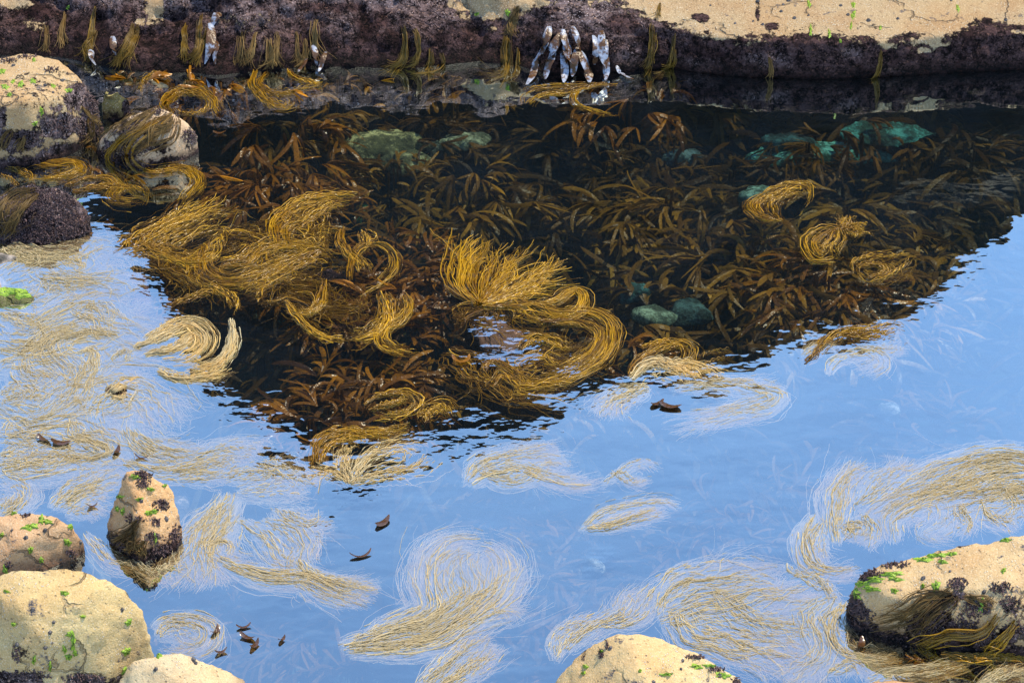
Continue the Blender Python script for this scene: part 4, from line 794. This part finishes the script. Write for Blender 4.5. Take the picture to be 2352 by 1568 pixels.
K('dull kelp hanging under the great golden curl', 1180, 930, -.10, 'strap', 2, .85, .2)
K('amber kelp straps dipping into the sky edge at the middle', 1270, 900, -.08, 'strap', 3, .8, 4.0)
K('dark kelp below the tail of the heavy golden hank', 1010, 880, -.14, 'fan', 1, 1.0, 5.0)
K('dim kelp in the dark bay right of the golden hook', 610, 740, -.20, 'fan', 0, 1.0, 4.1)
K('dim kelp deep below the dim bay kelp', 650, 830, -.24, 'strap', 1, 1.0, 2.0)
K('faint kelp deep at the lower left of the dark water', 600, 880, -.28, 'fan', 3, 1.0, .9)
K('dark kelp under the thin golden arch', 480, 690, -.12, 'strap', 2, .8, 3.1)
K('rusty kelp under the golden plume near the dome', 430, 640, -.05, 'flat', 1, .9, .4, RU)
K('thick bent kelp at the left rim of the pale gap', 1395, 690, -.12, 'strap', 0, .95, 5.2)
K('rusty kelp between the great curl and the whitened tuft', 1400, 800, -.06, 'fan', 2, .9, 1.4, RU)
K('large kelp at the heart of the right hand kelp bank', 1860, 570, -.06, 'fan', 0, 1.15, 5.5)
K('kelp on the left shoulder of the right hand bank', 1730, 560, -.08, 'flat', 3, 1.1, 3.8)
K('orange kelp in the middle of the right hand bank', 1890, 625, -.05, 'flat', 2, 1.0, 4.4, RU)
K('kelp trailing down left from the right hand bank', 1760, 640, -.13, 'fan', 1, 1.1, 1.5)
K('dark kelp along the lower edge of the right hand bank', 1880, 710, -.10, 'fan', 3, 1.1, 2.8)
K('kelp at the right end of the bank by the sky edge', 2090, 600, -.09, 'strap', 1, 1.0, 4.9)
K('kelp drooping near the right sky edge', 2060, 660, -.08, 'fan', 2, 1.0, .1)
K('dim kelp behind the golden mop at far right', 1930, 470, -.14, 'flat', 0, 1.1, 5.9)
K('dim greyish kelp in the far right of the pool', 2130, 520, -.26, 'fan', 1, 1.2, .7)
K('dull kelp far right behind the greyish one', 2200, 440, -.34, 'strap', 3, 1.1, 1.0)
K('dull kelp right of the mossy sunken stone', 1700, 745, -.2, 'fan', 2, 1.1, 4.2)
K('low kelp hugging the sky edge left of the golden band', 1720, 800, -.16, 'flat', 1, 1.1, 2.1)
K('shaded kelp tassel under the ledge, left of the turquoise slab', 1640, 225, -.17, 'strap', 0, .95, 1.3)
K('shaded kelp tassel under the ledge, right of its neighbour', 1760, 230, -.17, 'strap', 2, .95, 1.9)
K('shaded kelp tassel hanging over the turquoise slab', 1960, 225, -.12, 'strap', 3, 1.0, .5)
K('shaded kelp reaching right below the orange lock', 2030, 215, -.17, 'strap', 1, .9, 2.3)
K('dark kelp right of the shiny hanging blades', 1440, 215, -.03, 'strap', 0, .8, 5.0, RU)
K('dark kelp below the long golden lock', 1110, 225, -.18, 'strap', 3, .85, 4.4)
K('dark kelp under the golden lock that trails left', 930, 215, -.16, 'strap', 1, .85, 5.5)
K('shaded kelp crossing between the turquoise slab and the mint stone', 1690, 395, -.22, 'flat', 2, 1.1, 3.0)
K('dim kelp below the turquoise slab at right', 2090, 425, -.26, 'flat', 3, 1.1, 5.0)
K('faint kelp ghost in the blue below the dark flecked swatch', 1300, 1235, -.07, 'flat', 0, .8, 2.4)
K('faint kelp ghost right of the largest pale drift', 1250, 1330, -.06, 'strap', 1, .7, .3)
K('faint kelp ghost left of the glinting white stone', 1160, 1180, -.09, 'flat', 2, .8, 4.0)
K('faint kelp ghost below the long pale band', 690, 1440, -.09, 'fan', 3, .85, .9)
K('faint kelp ghost at the bottom edge, middle left', 850, 1530, -.07, 'strap', 2, .75, 3.3)
K('faint kelp ghost under the pale torch shaped tuft', 1210, 1540, -.07, 'fan', 0, .8, 5.0)
K('faint kelp ghost in the open blue at right', 1800, 1130, -.09, 'flat', 1, .8, 1.8)
K('faint kelp ghost near the two white glints at right', 2150, 960, -.12, 'fan', 2, .9, 2.8)
K('faint kelp ghost between the lens tuft and the great mane', 1640, 1200, -.08, 'flat', 3, .8, .6)
K('faint kelp ghost above the largest boulder', 430, 1400, -.09, 'fan', 1, .8, 3.9)
K('faint kelp ghost in front of the sunlit near boulder', 1480, 1290, -.10, 'strap', 3, .8, 5.6)
K('faint kelp ghost under the far end of the gauzy fan', 1950, 1080, -.14, 'fan', 0, .9, 1.1)
K('glossy brown kelp under the far left boulder', 90, 345, .0, 'small', 1, .75, .5, RU)
K('brown kelp fringe between the round mossy stone and the draped rock', 210, 330, .0, 'small', 2, .7, 2.5, RU)
K('glossy kelp fringe at the foot of the draped rock', 430, 370, .01, 'small', 3, .9, 1.5, RU)
K('brown kelp fringe at the waterline of the ledge, left end', 400, 182, .03, 'small', 0, .9, 4.4, RU)
K('brown kelp fringe at the waterline of the ledge, left of the sweep', 520, 186, .03, 'small', 1, .95, .8, RU)
K('small kelp fringe under the right side of the crusted dome', 205, 530, .0, 'small', 2, .6, 3.3, RU)
K('brown kelp fringe in front of the weed hung boulder', 2140, 1500, .0, 'small', 3, .55, 2.2, RU)
K('tiny kelp at the shadowed foot of the boulder in the near left corner', 290, 1555, .0, 'small', 0, .45, .4, RU)
K('tiny kelp hanging from the foot of the narrow upright rock', 365, 1292, .0, 'small', 1, .4, 4.6, RU)

K('glinting brown kelp fringe at the foot of the ledge, above the flat ring', 460, 178, .025, 'small', 2, .9, 2.0, RU)
K('glinting brown kelp fringe at the foot of the ledge, behind the thin golden hook', 320, 178, .02, 'small', 3, .9, 5.2, RU)
K('dark kelp fringe at the foot of the ledge, right of the sweep', 790, 178, .01, 'small', 1, 1.0, 3.7)
K('dark kelp fringe at the foot of the ledge, left of the sweep tip', 680, 178, .02, 'small', 0, .9, 1.9, RU)
K('dark kelp at the foot of the ledge between the two trailing locks', 1040, 182, .0, 'small', 3, 1.1, .9)
K('rusty kelp tips below the draped rock, left of the shepherd crook', 270, 372, .02, 'small', 1, .8, 3.0, RU)

K('shaded kelp with dark stems crossing the turquoise slab', 1850, 322, -.13, 'flat', 0, .75, 5.4)
K('shaded kelp lying over the blue green slab', 1965, 305, -.09, 'small', 2, 1.1, 1.0)
K('shaded kelp between the yellowish stones and the ledge', 1000, 285, -.12, 'flat', 1, .8, 3.2)
K('shaded kelp in front of the bluish sunken stone', 1540, 365, -.2, 'flat', 3, .9, 2.4)
K('shaded kelp in the darkest water right of centre', 1300, 310, -.2, 'fan', 2, 1.0, 4.2)
K('shaded kelp at the far right end under the ledge', 2230, 330, -.22, 'fan', 1, 1.1, 2.9)

# low dark undergrowth that nobody could count
def undergrowth():
    r = np.random.default_rng(77); n = 6500
    X = r.uniform(-2.8, 2.8, n); Y = r.uniform(5.9, 11.2, n); z = -.24 - .38 * r.random(n) + .10 * fbm(np.stack([X, Y, 0 * X], -1) * 1.5, 2)
    P0 = np.stack([X, Y, z], -1); px, py = proj(P0); ok = np.ones(n, bool)
    for s_ in SUNK: ok &= np.hypot((px - s_[0]) / (s_[2] * 1.35), (py - s_[1] - 8) / (s_[3] * 1.9)) > 1
    ok &= ~((np.abs(px - 1560) < 130) & (np.abs(py - 690) < 60)); ok &= ~((px > 780) & (px < 1500) & (py > 260) & (py < 350) & (r.random(n) < .4))
    ok &= ~((X < -1.0) & (Y < 9.7) & (r.random(n) < .85)); ok &= ~((Y < 8.0) & (r.random(n) < .5))
    P0 = P0[ok]; n = len(P0)
    az = 5.2 * fbm(P0 * np.array([.9, .9, 0]) + 3, 2) - 1.2 + r.normal(0, .6, n)
    P = blade_paths(r, P0, az, r.normal(.15, .3, n), r.uniform(.14, .36, n), r.uniform(.2, 1.2, n), r.normal(0, .7, n), 7)
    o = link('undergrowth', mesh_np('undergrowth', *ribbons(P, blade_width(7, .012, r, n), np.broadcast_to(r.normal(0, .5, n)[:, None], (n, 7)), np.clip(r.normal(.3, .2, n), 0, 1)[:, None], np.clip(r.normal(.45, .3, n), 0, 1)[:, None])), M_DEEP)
    tag(o, 'dim brown kelp undergrowth carpeting the bottom of the pool', 'undergrowth', kind='stuff')
undergrowth()

# single blades: hanging on the ledge, or drifting on the surface
def one_blade(name, P, w, mat, label=None, cat=None, group=None, parent=None, roll=0., seed=0, cup=.3):
    r = np.random.default_rng(seed); P = np.asarray(P, float); o = P.mean(0) if parent is None else np.array(parent.location)
    S = len(P); t = np.linspace(0, 1, S)
    Wd = (np.sin(np.pi * np.clip(t * .93 + .05, 0, 1) ** .85) ** .6 * w)[None]
    me = mesh_np(name, *ribbons((P - o)[None], Wd, np.full((1, S), roll) + np.linspace(-.2, .2, S)[None] * r.normal(), np.linspace(.1, .6, S)[None], np.full((1, S), .5), cup))
    ob = link(name, me, mat, parent)
    if parent is None: ob.location = o
    if label: tag(ob, label, cat, group)
    return ob
HANG = [(1262, 62, 1248, 125, 13), (1285, 78, 1262, 150, 15), (1256, 100, 1236, 168, 14), (1293, 70, 1308, 132, 12), (1300, 92, 1318, 165, 15), (1318, 60, 1330, 120, 10), (1335, 118, 1352, 190, 17), (1360, 82, 1368, 148, 13), (1376, 72, 1392, 150, 13),
        (1388, 92, 1398, 172, 14), (1330, 110, 1312, 176, 12), (1400, 130, 1386, 186, 11), (1240, 140, 1205, 196, 11), (1290, 120, 1296, 190, 14), (1270, 118, 1258, 182, 14), (1412, 150, 1440, 172, 8), (1425, 165, 1455, 182, 7)]
def hanging(label, blades, seed, mat):
    b0 = blades[0]; h0 = hit(b0[0], b0[1]); o = empty('hanging_kelp', h0[0] if h0 else at(b0[0], b0[1], .1)); tag(o, label, 'kelp', 'kelp hanging on the ledge')
    for k, (x0, y0_, x1, y1_, wd) in enumerate(blades):
        pts = []
        for t in np.linspace(0, 1, 12):
            x, y = x0 + (x1 - x0) * t + 5 * math.sin(3 * t + k), y0_ + (y1_ - y0_) * t; h = hit(x, y)
            pts.append(np.array(h[0] + h[1] * (.008 + .035 * math.sin(math.pi * t))) if h and h[0].z > .004 else at(x, y, .012))
        pts = np.array(pts)
        for _ in range(6): pts[1:-1] = (pts[:-2] + 2 * pts[1:-1] + pts[2:]) / 4
        one_blade('blade', pts, wd * .0021 * .72, mat, parent=o, roll=.3 * math.sin(k * 2.1), seed=seed + k)
hanging('cluster of shiny wet kelp blades hanging on the middle of the ledge', HANG, 40, M_SHEEN)
hanging('long glossy kelp blade hanging left of the greyish curtain', [(482, 55, 470, 150, 15), (505, 30, 492, 62, 13), (488, 95, 500, 150, 9)], 60, M_SHEEN)
hanging('two glossy kelp blades hanging above the round mossy stone', [(262, 85, 268, 128, 11), (206, 115, 224, 150, 10)], 70, M_SHEEN)
hanging('group of small glossy kelp blades hanging right of the pointed sweep', [(720, 105, 728, 150, 10), (745, 120, 735, 165, 8), (700, 135, 690, 165, 8)], 80, M_SHEEN)
def drift(label, px, py, ang, L, wd, mat=None, bend=.6, seed=0):
    r = np.random.default_rng(seed); c = at(px, py, .004); S = 10; t = np.linspace(-.5, .5, S); a = ang + bend * t
    xy = np.cumsum(np.stack([np.cos(a), np.sin(a)], -1) * L / (S - 1), 0); xy -= xy.mean(0)
    z = .004 + .018 * (np.abs(t) * 2) ** 2 * r.uniform(.3, 1, S).mean()
    one_blade('drifting_leaf', np.concatenate([c[:2] + xy, (z + 0 * t)[:, None]], -1), wd, mat or M_WETK, label, 'kelp leaf', 'loose leaves on the water', seed=seed, roll=.25)
drift('broad brown kelp leaf floating beside the pale gauzy fan', 1540, 932, -.3, .085, .022, seed=1)
drift('narrower brown leaf floating left of the broad one by the gauzy fan', 1510, 926, .5, .06, .015, seed=2)
drift('brown leaf floating alone under the straw fan', 880, 1198, .9, .075, .017, seed=3)
drift('curved thin brown leaf floating below the lone brown leaf', 830, 1274, .25, .09, .008, bend=1.8, seed=4)
drift('larger dark leaf floating among the left swirls', 140, 1016, -.2, .075, .024, seed=5)
drift('smaller dark leaf floating left of the larger dark leaf', 100, 1008, -.6, .065, .014, seed=6)
drift('short dark leaf floating right of the pair among the left swirls', 268, 1036, 1.2, .05, .012, seed=7)
drift('thin dark leaf floating beside the short dark leaf', 325, 1050, -.3, .06, .007, bend=1.2, seed=8)
drift('little dark leaf floating behind the flat pinkish rock', 212, 1162, .2, .04, .009, seed=9)
drift('dark curled leaf near the pale coil of weed', 495, 1448, 1.0, .05, .010, bend=1.8, seed=10)
drift('dark leaf at the top of the small group near the bottom edge', 560, 1438, .2, .055, .008, bend=1.4, seed=11)
drift('brown leaf in the middle of the small group near the bottom edge', 568, 1462, -.5, .06, .013, seed=12)
drift('brown leaf at the foot of the small group near the bottom edge', 585, 1480, 1.0, .05, .011, seed=13)
drift('brown leaf floating against the boulder that leans at the near edge', 508, 1496, .4, .045, .010, seed=14)
drift('tiny dark leaf right of the small group near the bottom edge', 648, 1468, .8, .03, .008, seed=15)
drift('curled yellow leaf floating left of the great golden curl', 1060, 825, -.1, .10, .013, M_RUST, bend=3.2, seed=16)
drift('small pointed white edged leaf below the glossy kelp fringe', 505, 305, .1, .06, .014, seed=17)
drift('brown leaf standing at the tip of the weed hung boulder', 1978, 1478, 1.3, .06, .012, seed=18)

# ------------------------------------------------------------------ what grows on the rocks: parts of the rock they are fixed to
def pad(px, py, a, b, seed, name, mat, thick=.010, fuzz=.35, tint=(.3, 1)):
    """a lumpy pad of weed hugging the rock around a picture point"""
    r = np.random.default_rng(seed); h = hit(px, py)
    if h is None or h[0].z < .004: return
    n = 16; m = 9; V = []
    for i in range(m):
        for j in range(n):
            q = i / (m - 1); t = 2 * math.pi * j / n; e = 1 + .45 * math.sin(2 * t + seed) * .6 + .35 * math.sin(5 * t + seed * 2)
            x, y = px + a * q * e * math.cos(t), py + b * q * e * math.sin(t); hh = hit(x, y)
            p = hh[0] + hh[1] * (thick * (1 - q ** 3) * r.uniform(.5, 1.3) - .002) if hh is not None and hh[2] is h[2] and (hh[0] - h[0]).length < .15 else None
            V.append(np.array(p) if p is not None else V[-n] if i else np.array(h[0]))
    V = np.array(V) - np.array(h[2].location); idx = np.arange(m * n).reshape(m, n); nx_ = np.roll(idx, -1, 1)
    Q = np.stack([idx[:-1], nx_[:-1], nx_[1:], idx[1:]], -1).reshape(-1, 4)
    link(name, mesh_np(name, V, Q, {'tint': np.clip(r.uniform(*tint, len(V)), 0, 1)}), mat, h[2])
def bristle(px, py, a, b, seed, n=120, L=.010, name='turf_patch', mat=None):
    """short tufted weed on the rock, as one part"""
    r = np.random.default_rng(seed); h0 = hit(px, py)
    if h0 is None: return
    PP = []
    for k in range(n):
        t = r.uniform(0, 6.283); q = r.random() ** .8; h = hit(px + a * q * math.cos(t), py + b * q * math.sin(t))
        if h is None or h[2] is not h0[2] or (h[0] - h0[0]).length > .2 or h[0].z < 0: continue
        d = np.array(h[1]) + r.normal(0, .45, 3); d /= np.linalg.norm(d); p = np.array(h[0]) - np.array(h[2].location); l = L * r.uniform(.5, 1.3)
        PP.append(np.stack([p - d * .003, p + d * l * .5, p + d * l + r.normal(0, .25 * l, 3)]))
    if not PP: return
    P = np.array(PP); k = len(P); rad = np.array([.0030, .0026, .0010])[None] * r.uniform(.7, 1.4, k)[:, None]
    link(name, mesh_np(name, *tubes(P, rad, np.clip(r.random((k, 1)) + np.zeros((1, 3)), 0, 1), np.full((k, 3), .5), np.zeros(3))), mat or M_TURF, h0[2])
def limpet(px, py, s, seed):
    r = np.random.default_rng(seed); h = hit(px, py)
    if h is None or h[0].z < .006: return
    n = 10; N = h[1].normalized(); A = N.orthogonal().normalized(); B = N.cross(A); V, Q = [], []
    for q, z in ((1.0, -.1), (.85, .25), (.5, .62), (.12, .85)):
        for j in range(n):
            t = 2 * math.pi * j / n; e = q * (1 + .07 * (-1) ** j)
            V.append(h[0] + (A * math.cos(t) * e + B * math.sin(t) * e * .85 + N * z) * s - h[2].location)
    idx = np.arange(4 * n).reshape(4, n); nx_ = np.roll(idx, -1, 1); Q = np.stack([idx[:-1], nx_[:-1], nx_[1:], idx[1:]], -1).reshape(-1, 4)
    link('limpet', mesh_np('limpet', np.array(V), Q), M_SHELL, h[2])
GREEN = [(12, 200, 8, 7), (5, 165, 7, 8), (30, 188, 5, 5), (48, 194, 8, 7), (75, 187, 9, 4), (95, 256, 5, 10), (122, 198, 5, 6), (158, 208, 8, 6), (80, 284, 6, 6), (22, 218, 6, 4), (78, 138, 5, 4),
    (310, 1095, 14, 5), (345, 1123, 9, 5), (275, 1140, 9, 5), (320, 1146, 8, 5), (282, 1174, 5, 9), (352, 1175, 14, 5), (340, 1178, 10, 5), (356, 1235, 4, 14), (270, 1168, 4, 8), (378, 1115, 5, 4),
    (70, 1210, 20, 8), (95, 1192, 8, 10), (110, 1198, 14, 5), (162, 1210, 8, 6), (155, 1245, 8, 10), (70, 1262, 5, 10), (30, 1178, 10, 4), (4, 1228, 6, 5), (95, 1285, 7, 6), (12, 1310, 7, 12),
    (148, 1362, 9, 6), (190, 1415, 6, 5), (295, 1428, 7, 10), (160, 1455, 10, 7), (168, 1475, 7, 18), (172, 1498, 6, 8), (148, 1490, 5, 10), (157, 1508, 7, 9), (290, 1495, 9, 11), (78, 1515, 5, 11), (115, 1530, 4, 10), (108, 1306, 9, 4), (15, 1358, 8, 3), (32, 1432, 5, 5),
    (382, 1489, 7, 4), (365, 1505, 9, 7), (286, 1540, 7, 9),
    (1495, 1458, 6, 4), (1535, 1468, 7, 4), (1345, 1530, 6, 6), (1530, 1548, 13, 5), (1340, 1545, 5, 4), (1382, 1495, 4, 3), (1470, 1540, 5, 3), (1600, 1530, 16, 6), (1660, 1550, 16, 8), (1630, 1528, 14, 5),
    (1980, 1340, 20, 8), (2050, 1318, 28, 6), (2010, 1330, 26, 7), (2000, 1352, 26, 6), (2058, 1330, 20, 5), (2120, 1285, 20, 6), (2150, 1275, 26, 6), (2185, 1272, 16, 4), (2310, 1240, 16, 4), (1968, 1365, 12, 12), (1960, 1350, 6, 10), (2054, 1356, 8, 7), (2150, 1345, 9, 16), (2305, 1310, 6, 6), (2255, 1390, 8, 16), (2120, 1345, 6, 5), (2165, 1290, 12, 4),
    (1858, 10, 4, 10), (1960, 12, 4, 9), (1960, 35, 5, 11), (1955, 60, 3, 9), (1862, 70, 4, 12), (1905, 78, 4, 9), (2200, 20, 4, 9), (1166, 30, 5, 10), (1095, 33, 5, 5), (156, 18, 4, 5), (2022, 65, 4, 4), (1930, 95, 4, 4)]
for i, (px, py, a, b) in enumerate(GREEN): pad(px, py, a, b, 1000 + i, 'sea_lettuce_patch', M_GREEN)
TURF = [(328, 1090, 18, 9, 140), (370, 1160, 16, 12, 120), (330, 1110, 14, 8, 80), (350, 1235, 14, 12, 110), (400, 1225, 14, 20, 120), (318, 1195, 8, 8, 50), (375, 1262, 20, 12, 130), (300, 1190, 10, 9, 60), (270, 1255, 22, 12, 140), (360, 1200, 10, 8, 60),
    (1995, 1318, 28, 10, 220), (2050, 1295, 30, 8, 200), (2200, 1252, 26, 7, 160), (1965, 1390, 14, 26, 240), (1990, 1410, 16, 12, 120), (2200, 1340, 20, 12, 140), (2170, 1385, 26, 14, 170), (2240, 1395, 24, 18, 180), (2120, 1430, 30, 16, 200), (2220, 1430, 26, 20, 200), (2300, 1350, 22, 12, 120), (2320, 1385, 20, 14, 120), (2330, 1440, 24, 16, 140), (2260, 1465, 26, 14, 150), (2160, 1460, 26, 12, 130),
    (1382, 1500, 4, 10, 40), (1395, 1480, 3, 8, 26), (1600, 1508, 22, 4, 90), (1690, 1562, 10, 6, 50), (1650, 1536, 20, 4, 70),
    (215, 235, 24, 20, 200), (205, 290, 30, 24, 240), (140, 290, 30, 14, 160), (60, 315, 30, 12, 140), (20, 140, 18, 6, 70), (60, 130, 20, 5, 70), (180, 200, 14, 9, 80), (100, 265, 12, 8, 60), (120, 160, 14, 6, 60),
    (440, 312, 20, 14, 110), (300, 300, 26, 12, 110), (360, 255, 20, 7, 90), (300, 350, 30, 12, 110), (60, 1550, 50, 10, 140), (40, 1500, 10, 18, 60), (190, 1555, 40, 8, 110), (58, 1183, 10, 4, 40), (20, 1298, 8, 10, 40), (165, 1270, 12, 8, 50), (190, 1238, 6, 12, 40)]
for i, (px, py, a, b, n) in enumerate(TURF): bristle(px, py, a * 1.25, b * 1.25, 2000 + i, int(n * .8), .008)
for i in range(26): bristle(*[(20 + 60 * (i % 4) + (i * 37) % 23), 440 + 18 * (i // 4) + (i * 13) % 9], 36, 16, 2200 + i, 150, .008)
rl = np.random.default_rng(55)
for i, (x0, y0_, x1, y1_, n, s) in enumerate([(20, 1180, 190, 1290, 16, .0075), (20, 1340, 330, 1530, 12, .007), (1300, 1470, 1660, 1566, 16, .0075), (2000, 1290, 2350, 1400, 18, .008), (1600, 0, 2340, 60, 34, .009), (0, 140, 160, 230, 8, .008), (300, 1500, 500, 1565, 6, .0075), (270, 1090, 400, 1260, 10, .008), (2100, 1380, 2350, 1470, 12, .008)]):
    for k in range(n): (k % 2 == 0) and limpet(rl.uniform(x0, x1), rl.uniform(y0_, y1_), s * rl.uniform(.7, 1.5), 3000 + 50 * i + k)

pad(0, 668, 40, 12, 4003, 'sea_lettuce_patch', M_GREEN, .006); pad(45, 672, 34, 14, 4002, 'sea_lettuce_patch', M_GREEN)
